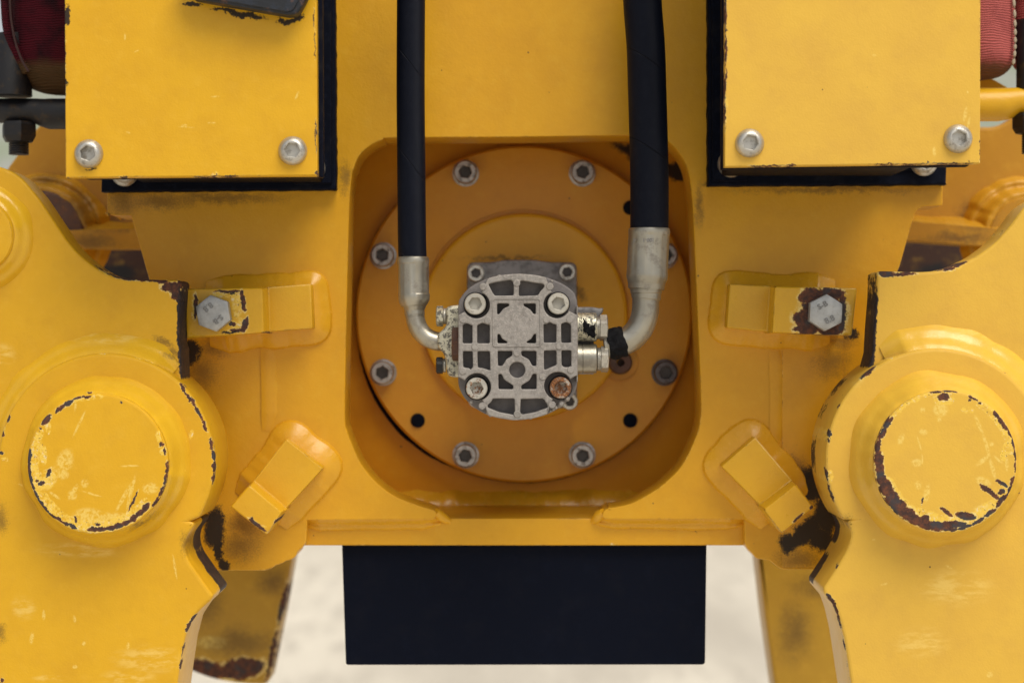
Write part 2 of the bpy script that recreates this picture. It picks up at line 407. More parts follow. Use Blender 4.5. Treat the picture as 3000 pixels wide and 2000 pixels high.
def fillet(name, path, closed, Y, w, h, mat, parent, seed=0, K=9, wob=0.2, side=1, step=0.0016, bulge=0.2, runs=0.0, inset=0.001, ripple=0.006, pw=1.25, fine=.35, toe=0.0, ang=60):
    """a weld bead: path in world (X, Z) along the foot of a wall, spreading w over the plate at Y, h high at the wall"""
    pts = [Vector(p) for p in path]
    if closed: pts.append(pts[0])
    res = []; acc = 0.0
    for i in range(len(pts) - 1):
        a, b = pts[i], pts[i + 1]; L = (b - a).length
        while acc <= L: res.append(a + (b - a) * (acc / max(L, 1e-9))); acc += step
        acc -= L
    N = len(res); v, f = [], []
    for i, p in enumerate(res):
        k = 3
        a = res[(i - k) % N] if closed else res[max(0, i - k)]
        b = res[(i + k) % N] if closed else res[min(N - 1, i + k)]
        tg = (b - a).normalized(); nr = Vector((-tg.y, tg.x)) * side
        q = Vector((p.x * 60, p.y * 60, seed * 7.3))
        nz = mnoise.noise(q) ; nz2 = mnoise.noise(q * 3.7); rip = math.sin(i * step / 0.0042 * 2 * math.pi / 1.0 + nz * 2)
        ww = w * (1 + wob * nz + wob * fine * nz2); hh = h * (1 + wob * .5 * mnoise.noise(q * 1.9 + Vector((9, 9, 9))))
        if not closed:
            e = min(1.0, min(i, N - 1 - i) / 9.0); hh *= .2 + .8 * e; ww *= .6 + .4 * e
        for j in range(K + 1):
            u = j / K
            off = -inset + (ww + inset) * u
            hz = hh * (toe + (1 - toe) * (1 - u) ** pw + bulge * math.sin(math.pi * u)) + h * runs * math.sin(math.pi * 3 * u + nz) * math.sin(math.pi * u)
            hz += h * ripple * rip * math.sin(math.pi * u) + h * .14 * fine * nz2 * math.sin(math.pi * u)
            if j == K: hz = -0.0004
            v.append((p.x + nr.x * off, Y - hz, p.y + nr.y * off))
    M = K + 1
    for i in range(N if closed else N - 1):
        for j in range(K):
            a = i * M + j; b = ((i + 1) % N) * M + j
            f.append((a, b, b + 1, a + 1))
    s = 0.0
    for a, b, c, d in f: s += (v[b][2] - v[a][2]) * (v[c][0] - v[a][0]) - (v[b][0] - v[a][0]) * (v[c][2] - v[a][2])
    if s > 0: f = [q[::-1] for q in f]
    return mk(name, v, f, mat, parent, ang, fix=False)
def circXZ(cx, cz, r, a0=0, a1=360, n=200):
    return [(cx + r * math.cos(R(a0 + (a1 - a0) * i / n)), cz + r * math.sin(R(a0 + (a1 - a0) * i / n))) for i in range(n if abs(a1 - a0) >= 360 else n + 1)]

def text_geo(s, size, depth):
    cu = bpy.data.curves.new('letters', 'FONT'); cu.body = s; cu.size = size; cu.align_x = 'CENTER'; cu.align_y = 'CENTER'
    cu.extrude = depth; cu.resolution_u = 3; cu.offset = size * 0.012
    ob = bpy.data.objects.new('letters', cu); COL.objects.link(ob)
    dg = bpy.context.evaluated_depsgraph_get(); dg.update()
    me = bpy.data.meshes.new_from_object(ob.evaluated_get(dg))
    v = [p.co.copy() for p in me.vertices]; f = [tuple(p.vertices) for p in me.polygons]
    bpy.data.objects.remove(ob); bpy.data.curves.remove(cu); bpy.data.meshes.remove(me)
    return v, f
def merge(*geos):
    V, F = [], []
    for v, f in geos:
        o = len(V); V += [Vector(p) for p in v]; F += [tuple(i + o for i in q) for q in f]
    return V, F
def local_mesh(name, geo, mats, angle=30):
    me = bpy.data.meshes.new(name); me.from_pydata([tuple(p) for p in geo[0]], [], geo[1]); me.validate()
    bm = bmesh.new(); bm.from_mesh(me); bmesh.ops.recalc_face_normals(bm, faces=bm.faces[:]); bm.to_mesh(me); bm.free()
    me.shade_smooth(); me.set_sharp_from_angle(angle=R(angle))
    for m in mats: me.materials.append(m)
    return me
def put(name, me, loc, parent, roty=0.0, scale=1.0):
    o = bpy.data.objects.new(name, me); link(o, parent, loc); o.rotation_euler = (0, roty, 0); o.scale = (scale,) * 3
    return o

# socket-head cap screw, front towards -Y, base at y = 0, head radius 1 unit = R
def socket_screw(Rh, H, hexa=0.52, dome=False, washer=0.0):
    hx = hexr(Rh * hexa)
    if dome:
        prof = [(Rh * .97, 0), (Rh, -H * .12), (Rh * .985, -H * .25), (Rh * .93, -H * .48), (Rh * .85, -H * .68), (Rh * .76, -H * .83), (Rh * .68, -H * .92), (Rh * .62, -H * .965)]
    else:
        prof = [(Rh, 0), (Rh, -H * .86), (Rh * .97, -H * .95), (Rh * .92, -H), (Rh * .76, -H)]
    top = prof[-1][1]
    prof += [lambda a: (hx(a) + Rh * .055, top * 1.0), lambda a: (hx(a), top + Rh * .05), lambda a: (hx(a) * .985, top + min(Rh * .55, H * .78)), lambda a: (hx(a) * .5, top + min(Rh * .55, H * .78))]
    g = rings_geo(prof, 72, False, True)
    if washer:
        w = rings_geo([(Rh * 1.0, 0.0005), (Rh * washer, 0.0005), (Rh * washer, -0.0012), (Rh * 1.0, -0.0016)], 48, False, False)
        g = merge(g, w)
    return g
def hex_head(apo, H, texts=()):
    hx = hexr(apo)
    g = rings_geo([lambda a: (hx(a), 0), lambda a: (hx(a), -H + (hx(a) - apo * .97) * .62), (apo * .955, -H), (apo * .5, -H)], 72, False, True)
    for s, off, size in texts:
        v, f = text_geo(s, size, 0.0007)
        v = [Vector((p.x, -H - .0001 - p.z * .9, p.y + off)) for p in v]
        g = merge(g, (v, f))
    return g
def two_tone(me, first, last=10 ** 9):
    for pl in me.polygons:
        if first <= pl.index <= last: pl.material_index = 1
    return me

# ================================================================== materials
M = {}
M['zinc'] = metal('zinc_plated_steel', (0.60, 0.58, 0.53), 0.8, 0.36, stain=(0.16, 0.13, 0.10), st=(0.50, 0.66), amt=.7)
M['zinc_bright'] = metal('galvanised_bolt', (0.50, 0.51, 0.51), 0.55, 0.48, stain=(0.22, 0.21, 0.19), st=(0.54, 0.7), amt=.5, sc=.08)
M['zinc_letters'] = metal('shaded_raised_letters', (0.27, 0.27, 0.27), 0.5, 0.5)  # darker zinc stands in for the edge shading of the raised letters
M['zinc_yellow'] = metal('yellow_passivated_steel', (0.45, 0.425, 0.36), 0.85, 0.34, stain=(0.17, 0.15, 0.13), st=(0.50, 0.66), amt=.65, sc=.02)
M['port'] = metal('blistered_zinc_block', (0.66, 0.63, 0.50), 0.7, 0.40, stain=(0.07, 0.065, 0.06), st=(0.505, 0.545), amt=.9, sc=.085)
M['alu'] = metal('cast_aluminium', (0.315, 0.295, 0.278), 0.2, 0.55, stain=(0.16, 0.14, 0.13), st=(0.50, 0.72), amt=.7, sc=.05, bumpamt=.6, white=(0.345, 0.32, 0.30))
M['alu_pocket'] = metal('darker_cast_aluminium', (0.205, 0.19, 0.19), 0.2, 0.6, stain=(0.12, 0.11, 0.115), st=(0.46, 0.68), amt=.6, sc=.05, bumpamt=.3)  # darker aluminium for the pocket floors
M['alu_dark'] = metal('dirty_cast_metal', (0.30, 0.29, 0.295), 0.3, 0.55, stain=(0.10, 0.095, 0.10), st=(0.45, 0.65), amt=.7, sc=.04, bumpamt=.3)
M['screw_dull'] = metal('dull_socket_screw', (0.46, 0.43, 0.41), 0.8, 0.32, stain=(0.09, 0.07, 0.06), st=(0.50, 0.64), amt=.75, sc=.06)
M['screw_dark'] = metal('blackened_socket_screw', (0.14, 0.13, 0.14), 0.6, 0.42, stain=(0.05, 0.03, 0.025), st=(0.48, 0.62), amt=.8, sc=.06)
M['screw_pale'] = metal('pale_coated_screw', (0.50, 0.48, 0.43), 0.35, 0.48, stain=(0.20, 0.16, 0.12), st=(0.56, 0.68), amt=.7, sc=.06)
M['screw_rust'] = metal('rusted_socket_screw', (0.48, 0.45, 0.40), 0.3, 0.5, rust=True, rustr=(0.36, 0.52), sc=.07)
M['screw_halfrust'] = metal('part_rusted_screw', (0.50, 0.48, 0.43), 0.3, 0.5, rust=True, rustr=(0.52, 0.58), sc=.05)
M['socket'] = metal('dark_socket', (0.075, 0.065, 0.062), 0.6, 0.3, stain=(0.03, 0.02, 0.018), st=(0.5, 0.62), amt=.8)  # darker metal for socket walls and floors
M['rusty'] = metal('brown_rusted_steel', (0.13, 0.07, 0.055), 0.3, 0.6, rust=True, rustr=(0.48, 0.7))
M['black'] = rubber('black_rubber')
M['flap'] = rubber('black_flap', (0.0036, 0.0055, 0.0135), 0.55, 0.02, .12, .05, .18)
M['mastic'] = rubber('cracked_black_mastic', (0.010, 0.010, 0.012), 0.6, 0.06, 1.0)
M['darksteel'] = metal('dark_oily_steel', (0.009, 0.009, 0.013), 0.0, 0.5, stain=(0.055, 0.032, 0.012), st=(0.52, 0.68), amt=.8, sc=.03, bumpamt=.3)
M['redshade'] = webbing('red_webbing_shaded', (0.085, 0.005, 0.013), (0.022, 0.004, 0.008))  # same red webbing with its shade put into the colour
M['red'] = webbing('red_webbing', (0.58, 0.145, 0.135), (0.42, 0.10, 0.095))  # lit copy of the webbing, the light put into a paler red
M['thread'] = NT('pale_stitching').fin((0.45, 0.38, 0.28), 0.8)
M['darkthread'] = NT('dark_stitching').fin((0.05, 0.02, 0.02), 0.8)

YF = 0.110   # front of the machine frame
frame_dirt = [(628, 1545, 36, 70), (655, 1655, 16, 24), (640, 1610, 20, 40), (2372, 1420, 60, 60, -45), (2425, 1500, 40, 80), (2360, 1555, 80, 34, 42), (2312, 1592, 34, 30), (2400, 1575, 50, 40), (560, 1030, 30, 40), (2495, 975, 24, 24)]
frame_soot_bands = [(360, 592, 60, 44), (470, 590, 120, 30), (640, 580, 230, 20), (620, 1025, 60, 30), (590, 1090, 60, 70), (710, 1540, 70, 44, -30), (700, 1600, 70, 50), (2340, 1640, 80, 40), (2330, 1370, 70, 44, -38), (2450, 1400, 50, 90), (2440, 1060, 70, 50, 30), (2470, 1000, 50, 30), (2420, 555, 300, 14), (2075, 540, 24, 14), (1010, 520, 20, 60), (2050, 600, 16, 80)]  # soot, plus soft brown bands under and beside the cover edges
M['frame'] = paint('frame_paint', YF, rust=[(2040, 940, 3, 2)], dirt=frame_dirt, soot=frame_soot_bands, base=FRM, grime=.3, warp=14)
M['bar'] = paint('frame_bar_paint', 0.122, base=FRM, dirt=[(2040, 1560, 3, 2)], chips=[(1800, 1594, 12, 3), (1220, 1596, 10, 2)], grime=.35)
M['weld'] = paint('weld_paint', YF, spec=.45, base=(0.77, 0.402, 0.019), rough=.24, grime=.25, edge=False)
M['inner'] = paint('recess_paint', 0.255, base=ORG, dirt=[(1900, 470, 130, 26, -25), (1990, 500, 40, 30)], grime=.3)
M['disc'] = paint('drive_flange_paint', 0.235, base=ORG, dirt=[(1098, 1180, 5, 3)], grime=.3, edge=False)
M['hub'] = paint('hub_paint', 0.225, base=(0.76, 0.385, 0.018), soot=[(1700, 860, 14, 30, 40), (1690, 850, 10, 10), (1480, 756, 120, 8)], grime=.2, edge=False)
M['body'] = paint('rear_paint', 0.30, base=(0.52, 0.262, 0.017), soot=[(150, 560, 60, 60), (300, 640, 80, 60), (2860, 640, 60, 60), (280, 710, 90, 26), (375, 665, 40, 14), (2800, 700, 120, 20)], grime=.5, edge=False)  # base darkened to put the shade behind the covers into the paint

# left arm paint
lrust = line([(529, 1125), (545, 1150), (571, 1190), (594, 1230), (605, 1262)], 6) + line([(617, 1285), (622, 1320), (627, 1350), (627, 1385), (624, 1420)], 6) \
    + [(25, 1225, 5, 13), (7, 1272, 6, 11), (3, 1325, 10, 6), (640, 1757, 22, 4, 45), (640, 1745, 6, 8)] + line([(575, 1798), (556, 1822), (545, 1850)], 5) + line([(540, 1880), (534, 1925), (527, 1965)], 4) + [(6, 1990, 7, 9)]
M['arm_left'] = paint('left_arm_paint', 0.0, gate=(0.005, 0.016), rust=lrust,
    chips=[(300, 1034, 16, 3, 5), (405, 1047, 18, 4, -20), (20, 1180, 12, 3, 60), (560, 1272, 7, 14, -15), (14, 1345, 12, 5), (10, 1260, 5, 18)],
    scratch=[(93, 1868, 7, 20, -10), (218, 1812, 5, 12, 10), (128, 1800, 6, 16), (246, 1883, 7, 6), (375, 1890, 6, 12), (512, 1660, 4, 40, 10), (60, 1420, 10, 3, -20), (220, 1952, 8, 6)],
    rub_gleam=[(440, 1930, 120, 45), (380, 1985, 90, 30), (150, 1985, 60, 10), (70, 1780, 40, 40), (240, 1610, 150, 24)],
    soot=[(0, 1520, 30, 50), (0, 1850, 20, 30), (540, 1590, 16, 40)],
    dark=[(549, 1560, 12, 46, -35), (545, 1600, 12, 30), (590, 1690, 10, 80, 35), (625, 1744, 12, 20)], dgate=(.030, .040))
M['arm_left_upper'] = paint('left_arm_upper_paint', 0.018,
    rust=line([(272, 772), (300, 791), (330, 806), (352, 813)], 5) + line([(352, 814), (400, 818), (445, 820), (490, 824)], 7) + [(500, 840, 36, 18), (518, 862, 22, 22), (530, 832, 16, 14), (522, 880, 10, 8)],
    chips=[(305, 797, 16, 6, -25), (480, 838, 20, 7, -30), (520, 840, 10, 16)],
    dark=[(527, 950, 8, 120), (533, 1050, 12, 60)], soot=[(500, 1030, 40, 14, -10), (478, 1003, 36, 12, -20)], rub_gleam=[(10, 1040, 40, 40)])  # dark strips put the shade of the gap by the lug into the paint
# ring welds and cap
M['weld_left'] = paint('left_weld_paint', 0.0, spec=.45, base=(0.77, 0.455, 0.024), rough=.22, soot=[(500, 1050, 60, 9, -32), (555, 1100, 60, 14, -42), (505, 1008, 28, 6, -15), (430, 1523, 60, 10, 32)],
    rub_gleam=[(300, 985, 150, 25)], edge=False, rust=[(284, 1148, 12, 3)])  # pale patch puts the sky highlight on the ring's top into the paint
M['weld_right'] = paint('right_weld_paint', 0.0, spec=.45, base=(0.78, 0.48, 0.055), rough=.22, edge=False, rub_gleam=[(2800, 990, 160, 30)], rust=[(2983, 1442, 5, 3)], dirt=[(2545, 1060, 6, 3)])  # pale patch along the ring top is a painted highlight
CLx, CLy, CLr = 286, 1358, 206
lc_r = arcb(CLx, CLy, 197, 112, 128, 9, 2) + arcb(CLx, CLy, 200, 96, 112, 5, 2) + [seg(125, 1240, 145, 1218, 11), (118, 1255, 5, 4)] + arcb(CLx, CLy, 203, 168, 196, 8, 4) + arcb(CLx, CLy, 202, 196, 232, 6, 5) \
    + [(143, 1383, 7, 18, -25), (122, 1415, 12, 9, 30), (108, 1408, 6, 5)] + arcb(CLx, CLy, 198, 232, 252, 6, 3) + arcb(CLx, CLy, 193, 262, 300, 9, 5) + arcb(CLx, CLy, 190, 300, 322, 11, 3) + arcb(CLx, CLy, 204, 322, 362, 4, 4) \
    + [seg(372, 1502, 405, 1437, 4), (472, 1300, 9, 6, -30), (482, 1322, 4, 14, 15), (220, 1520, 5, 11, 15), (285, 1535, 9, 7), (353, 1178, 4, 3, 50)]
lc_c = arcb(CLx, CLy, 196, 86, 128, 8, 4) + arcb(CLx, CLy, 190, 150, 172, 12, 2) + arcb(CLx, CLy, 187, 172, 200, 16, 3) + arcb(CLx, CLy, 186, 200, 232, 15, 4) + arcb(CLx, CLy, 190, 232, 266, 18, 4) + arcb(CLx, CLy, 184, 266, 322, 20, 6) \
    + [(130, 1410, 26, 40, -30), (466, 1285, 8, 26, 8), (478, 1322, 12, 12), (126, 1330, 11, 36, 5), (142, 1255, 8, 18)]
lc_s = [seg(212, 1282, 252, 1200, 4), seg(370, 1495, 398, 1388, 6), seg(338, 1500, 388, 1410, 7), seg(240, 1438, 300, 1455, 3), (380, 1364, 30, 3), (215, 1440, 8, 30, -30), (248, 1415, 12, 14), (212, 1450, 14, 16, 30), (160, 1450, 22, 5, -35),
        (220, 1190, 5, 16), (190, 1350, 26, 40, -20), (185, 1390, 18, 16), (330, 1520, 70, 22), (260, 1510, 50, 26), (440, 1430, 26, 18), (150, 1400, 20, 40, -25)]
M['cap_left'] = paint('left_cap_paint', -0.03, rust=lc_r, chips=lc_c, scratch=lc_s, warp=13, grime=.2, edge=False)
CRx, CRy, CRr = 2770, 1352, 209
rc_r = arcb(CRx, CRy, 203, 140, 172, 9, 3) + arcb(CRx, CRy, 195, 172, 200, 16, 3) + arcb(CRx, CRy, 190, 200, 238, 24, 4) + arcb(CRx, CRy, 192, 238, 268, 17, 3) + arcb(CRx, CRy, 200, 268, 330, 7, 5) \
    + arcb(CRx, CRy, 207, 80, 104, 4, 2) + [(2765, 1163, 20, 14, 10)] + arcb(CRx, CRy, 204, 62, 70, 5, 1) + arcb(CRx, CRy, 203, 28, 46, 8, 3) + arcb(CRx, CRy, 206, -8, 28, 5, 4) + [(2842, 1172, 5, 4), (2872, 1180, 6, 5)] \
    + arcb(CRx, CRy, 205, -34, -12, 6, 3) + [seg(2872, 1420, 2930, 1462, 9), seg(2921, 1406, 2952, 1424, 7), (2934, 1440, 14, 9, 40), seg(2757, 1487, 2792, 1513, 7), (2830, 1510, 34, 14, -8), (2790, 1535, 50, 12, 5), (2702, 1465, 4, 14, -8), (2706, 1520, 22, 14, 20)]
rc_c = arcb(CRx, CRy, 188, 200, 240, 30, 4) + arcb(CRx, CRy, 178, 240, 275, 26, 3) + arcb(CRx, CRy, 188, 275, 318, 22, 4) + arcb(CRx, CRy, 203, 100, 140, 7, 4) + arcb(CRx, CRy, 196, 8, 60, 12, 5) \
    + [(2945, 1320, 14, 30, -10), (2835, 1200, 18, 10, -10), (2766, 1166, 34, 20)]
rc_s = [seg(2855, 1215, 2880, 1270, 6), seg(2880, 1270, 2900, 1340, 6), seg(2900, 1340, 2915, 1400, 7), seg(2896, 1334, 2862, 1362, 8), seg(2686, 1275, 2700, 1320, 3), seg(2701, 1330, 2703, 1358, 3), (2686, 1355, 18, 12), (2755, 1200, 24, 22), (2752, 1228, 8, 8),
        (2703, 1200, 8, 10), (2705, 1265, 14, 10), (2690, 1420, 12, 14), (2715, 1445, 10, 30, -10), (2880, 1410, 26, 14, -20), (2950, 1360, 6, 22), (2925, 1345, 20, 4, -40), (2905, 1300, 8, 8), (2640, 1285, 10, 20, -20), (2880, 1490, 40, 16, 20)]
M['cap_right'] = paint('right_cap_paint', -0.03, base=YEL_HAZE, rust=rc_r, chips=rc_c, scratch=rc_s, warp=13, grime=.2, edge=False)
rrust = [seg(2522, 1112, 2568, 1069, 7), (2457, 1186, 4, 12, -25), (2431, 1268, 7, 14), (2428, 1290, 4, 10), (2945, 1083, 16, 5, -38)] + line([(2420, 1367), (2423, 1411), (2435, 1447), (2444, 1470)], 5) \
    + line([(2424, 1742), (2443, 1765), (2452, 1800), (2463, 1850)], 8) + line([(2463, 1850), (2474, 1920), (2484, 2010)], 9) + [(2455, 1655, 5, 8)]
M['arm_right'] = paint('right_arm_paint', 0.0, gate=(0.005, 0.016), base=YEL_HAZE, rust=rrust, chips=[(2432, 1395, 8, 20), (2600, 1050, 30, 3, 18), (2428, 1275, 9, 20)],
    scratch=[(2590, 1710, 12, 4, 20), (2780, 1660, 14, 3, -30), (2900, 1975, 10, 10), (2560, 1580, 5, 3)], rub_gleam=[(2800, 1720, 120, 60), (2700, 1880, 90, 50), (2500, 1100, 30, 40, 40)], soot=[(2480, 1530, 16, 30)],
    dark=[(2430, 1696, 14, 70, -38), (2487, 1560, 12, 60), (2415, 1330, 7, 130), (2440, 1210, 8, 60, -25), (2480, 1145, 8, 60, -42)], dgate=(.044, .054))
M['arm_right_upper'] = paint('right_arm_upper_paint', 0.018, base=YEL_HAZE, rust=[(2600, 803, 30, 13), (2650, 802, 42, 8, 3), seg(2765, 792, 2795, 782, 7), seg(2790, 782, 2838, 766, 4), seg(2738, 791, 2765, 790, 3), seg(2936, 682, 2950, 660, 5), (2566, 880, 3, 30)],
    chips=[(2942, 674, 16, 6, 55), (2790, 790, 30, 5, 15)], dark=[(2566, 880, 5, 90), (2559, 990, 7, 80), (2552, 1050, 10, 40)])  # dark strips paint the shaded gap between arm edge and lug
M['box_left'] = paint('left_cover_paint', -0.07, rust=line([(184, -20), (186, 40), (187, 75)], 4) + line([(188, 110), (190, 200), (190, 300)], 3) + [(197, 521, 6, 3), (360, 520, 13, 5), (628, 515, 12, 4, 20)] + line([(560, 519), (640, 517), (700, 516)], 2.5) + line([(918, 20), (921, 90), (923, 180)], 1.6) + [(927, 508, 4, 8), (926, 400, 2, 60)],
    chips=[(632, 509, 10, 5), (189, 125, 7, 10), (187, 70, 7, 20)], scratch=[(545, 373, 26, 3, -5), (540, 367, 10, 3), (400, 150, 14, 2, 30), (620, 360, 14, 3), (630, 283, 14, 3), (375, 388, 8, 3, -20), (870, 280, 16, 4, 60), (366, 108, 3, 12)],
    dirt=[(560, 14, 30, 9), (700, 40, 90, 10, -10), (850, 60, 45, 10, 12), (196, 45, 12, 34), (194, 240, 7, 12), (266, 497, 20, 3)], rough=.30)
M['box_right'] = paint('right_cover_paint', -0.07, base=YEL_HAZE, rust=line([(2124, -20), (2127, 90), (2126, 200), (2124, 300), (2123, 365)], 4) + [(2128, 90, 5, 5)] + line([(2190, 487), (2300, 485), (2335, 484)], 3) + line([(2560, 482), (2640, 481), (2720, 480), (2860, 479)], 2.5) + [(2716, 476, 4, 4), (2838, 470, 2, 4)] + line([(2873, 400), (2872, 475)], 2.5),
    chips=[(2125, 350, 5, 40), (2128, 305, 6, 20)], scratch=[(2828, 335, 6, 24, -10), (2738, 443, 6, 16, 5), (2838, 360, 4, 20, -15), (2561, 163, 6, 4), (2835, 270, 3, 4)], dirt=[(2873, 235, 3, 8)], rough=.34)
M['lug_left'] = paint('left_lug_paint', 0.04, rust=[(706, 880, 9, 38, 10), (712, 950, 10, 30, -15), (660, 853, 46, 5), (566, 895, 7, 44), (765, 973, 8, 4), (690, 968, 30, 6), (674, 948, 12, 8)],
    chips=[(690, 890, 18, 40), (690, 950, 26, 22), (660, 862, 50, 9), (565, 900, 10, 46)], dirt=[(668, 972, 30, 6, 8), (672, 860, 16, 6)], spec=.45, rough=.28, warp=14)
M['lug_right'] = paint('right_lug_paint', 0.04, rust=[(2420, 915, 78, 70), (2370, 930, 50, 30), (2385, 868, 46, 30), (2440, 858, 50, 22), (2370, 962, 46, 22), (2440, 965, 50, 22), (2476, 915, 12, 70)],
    chips=[(2450, 970, 14, 5)], spec=.45, rough=.28, warp=22)
M['lug_low'] = paint('lower_lug_paint', 0.04, rust=[seg(720, 1520, 775, 1562, 6), (805, 1532, 14, 7, 40), (940, 1370, 6, 5), (2386, 1488, 10, 6, 38), seg(2235, 1500, 2243, 1525, 4), seg(2250, 1540, 2285, 1563, 3), (2345, 1520, 24, 5, 40), (730, 1524, 5, 8)],
    chips=[(765, 1545, 10, 4)], dirt=[(2120, 1372, 10, 5, -40), (2270, 1560, 12, 5, -30)], spec=.45, rough=.28, warp=10)
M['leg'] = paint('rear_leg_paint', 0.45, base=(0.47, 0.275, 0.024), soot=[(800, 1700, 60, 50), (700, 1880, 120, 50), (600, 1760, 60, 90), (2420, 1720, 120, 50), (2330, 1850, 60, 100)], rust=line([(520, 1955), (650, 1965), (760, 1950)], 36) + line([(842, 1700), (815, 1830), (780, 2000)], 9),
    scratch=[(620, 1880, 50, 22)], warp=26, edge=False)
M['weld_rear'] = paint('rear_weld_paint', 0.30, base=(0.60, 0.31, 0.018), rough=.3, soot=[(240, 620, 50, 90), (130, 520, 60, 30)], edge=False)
M['grimy_shade'] = paint('grimy_shade_paint', 0.56, base=(0.035, 0.014, 0.009), rough=.6, dirt=[(2760, 800, 90, 30), (330, 800, 80, 30)], grime=.8, edge=False)  # grime, with the deep opening's shade put into a near-black base
M['yellow_bar'] = paint('guide_bar_paint', 0.15, edge=False, grime=.2)
M['chip_black'] = metal('chipped_black_plate', (0.007, 0.010, 0.017), 0.0, 0.5, stain=(0.09, 0.045, 0.035), st=(0.56, 0.62), amt=.9, sc=.02, bumpamt=.4, white=(0.009, 0.014, 0.026))

def ground_mat():
    t = NT('pale_gravel'); p = t.mapping(t.pos.outputs['Position'], scale=(1, 0.2, 1))
    n1 = t.noise(p, 1.7, 5, .6); n2 = t.noise(p, 14.0, 5, .7)
    c = t.mix(t.ramp(n1, .34, .62), (0.57, 0.52, 0.44), (0.78, 0.72, 0.61))
    c = t.mix(t.ramp(n2, .45, .7), c, (0.56, 0.51, 0.43))
    return t.fin(c, .9, 0.0, t.bump(n2, .5, .02))
def bank_mat():
    t = NT('pale_bank'); p = t.pos.outputs['Position']
    n1 = t.noise(p, 1.3, 6, .6)
    c = t.mix(t.ramp(n1, .4, .6), (0.33, 0.34, 0.32), (0.26, 0.30, 0.22))
    return t.fin(c, .9)

# ================================================================== setting
def sheet(name, x0, y0, x1, y1, n, hf, mat):
    v = []; f = []
    for j in range(n + 1):
        for i in range(n + 1):
            x = x0 + (x1 - x0) * i / n; y = y0 + (y1 - y0) * j / n; v.append((x, y, hf(x, y)))
    for j in range(n):
        for i in range(n): a = j * (n + 1) + i; f.append((a, a + 1, a + n + 2, a + n + 1))
    o = mk(name, v, f, mat, None, 60, origin=(0, 0, GROUND_Z), fix=False); o['kind'] = 'structure'; return o
sheet('ground', -400, -400, 400, 400, 8, lambda x, y: GROUND_Z, ground_mat())
sheet('gravel_bank', -60, 16, 60, 46, 40, lambda x, y: GROUND_Z - .05 + min(1, max(0, (y - 16) / 14)) * 5.5 + .25 * mnoise.noise((x * .3, y * .3, 0)), bank_mat())

# ================================================================== machine frame
fr = thing('machine_frame', 'yellow welded steel frame with a large rounded opening round the motor', 'machine frame', (0, 0.12, -0.18))
outl = [(308, -1200), (2762, -1200), (2762, 603, 8), (2700, 606, 20), (2681, 620, 12), (2636, 779), (2560, 960), (2470, 1300), (2445, 1669), (2290, 1667, 10), (2272, 1655, 8), (2256, 1641, 8), (2236, 1638, 6), (2214, 1635, 8), (2206, 1622, 6), (2193, 1610, 8), (2182, 1594, 6), (2180, 1521),  # top extended far out of view to block light from above and behind
        (1772, 1520, 6), (1763, 1512, 4), (1768, 1494, 8), (1786, 1487, 8)]
op_r = crom([(1786, 1487), (1848, 1474), (1915, 1438), (1960, 1403), (2000, 1358), (2040, 1275), (2053, 1208), (2051, 1100), (2045, 962), (2031, 650), (2027, 580), (2018, 513), (2000, 464), (1960, 418), (1910, 400), (1848, 397), (1500, 402), (1160, 404), (1120, 410), (1080, 430), (1050, 460), (1038, 490), (1030, 520),
             (1022, 650), (1012, 1100), (1011, 1230), (1018, 1265), (1031, 1300), (1058, 1358), (1103, 1412), (1156, 1452), (1223, 1479), (1268, 1492)], 5)
rest = [(1276, 1497), (1280, 1506, 5), (1270, 1521, 6), (900, 1523), (897, 1588, 6), (884, 1606, 8), (872, 1614, 6), (866, 1630, 8), (850, 1640, 8), (838, 1641, 6), (824, 1651, 8), (808, 1654, 6), (796, 1664, 6), (777, 1670, 10), (560, 1670), (480, 1500), (470, 930), (433, 804), (388, 645, 6), (384, 632), (330, 632, 8), (308, 622, 8)]
poly = rnd(outl, 0)[:-1] + op_r + rnd(rest, 0)
plate('front_plate', poly, [], YF, 0.05, M['frame'], fr, 0.0009)
box('bottom_bar', 880, 1517, 2196, 1597, 0.122, 0.27, M['bar'], fr, 0.0012)
plate('back_plate', [(860, 250), (2200, 250), (2200, 1520), (860, 1520)], [], 0.255, 0.02, M['inner'], fr)
for xa, xb in ((930, 985), (2090, 2145)): box('inner_wall', xa, 330, xb, 1530, 0.1595, 0.2555, M['inner'], fr, 0, Yref=0.20)  # added to stop light leaking in behind the front plate
box('inner_wall', 930, 300, 2145, 372, 0.1595, 0.2555, M['inner'], fr, 0, Yref=0.20)
box('rear_light_block', 880, -1200, 2180, 1560, 0.276, 0.62, M['body'], fr, .002, Yref=.276)  # unseen box added behind the frame to block light
# seams
fillet('weld_seam', [W(1120, 1478, 0.255), W(1500, 1479, .255), W(1900, 1477, .255)], False, 0.255, 0.0125, 0.011, M['weld'], fr, 3, side=1)
fillet('weld_seam', [W(880, 1523, YF), W(1100, 1522, YF), W(1296, 1519, YF)], False, 0.122, 0.0098, 0.0105, M['weld'], fr, 4, side=-1, wob=.14, bulge=.02, runs=.12, toe=.12, ang=34)
fillet('weld_seam', [W(1748, 1518, YF), W(2000, 1520, YF), W(2200, 1521, YF)], False, 0.122, 0.0098, 0.0105, M['weld'], fr, 5, side=-1, wob=.14, bulge=.02, runs=.12, toe=.12, ang=34)
v, f = tube_geo([P(1276, 1498, YF + .004), P(1288, 1508, YF + .007), P(1304, 1520, .122), P(1320, 1528, 0.1235)], [.003, .0040, .0038, .002], 12); mk('weld_seam', v, f, M['weld'], fr, 60)
v, f = tube_geo([P(1768, 1498, YF + .004), P(1757, 1508, YF + .007), P(1746, 1520, .122), P(1734, 1530, 0.1235)], [.003, .0045, .004, .002], 12); mk('weld_seam', v, f, M['weld'], fr, 60)
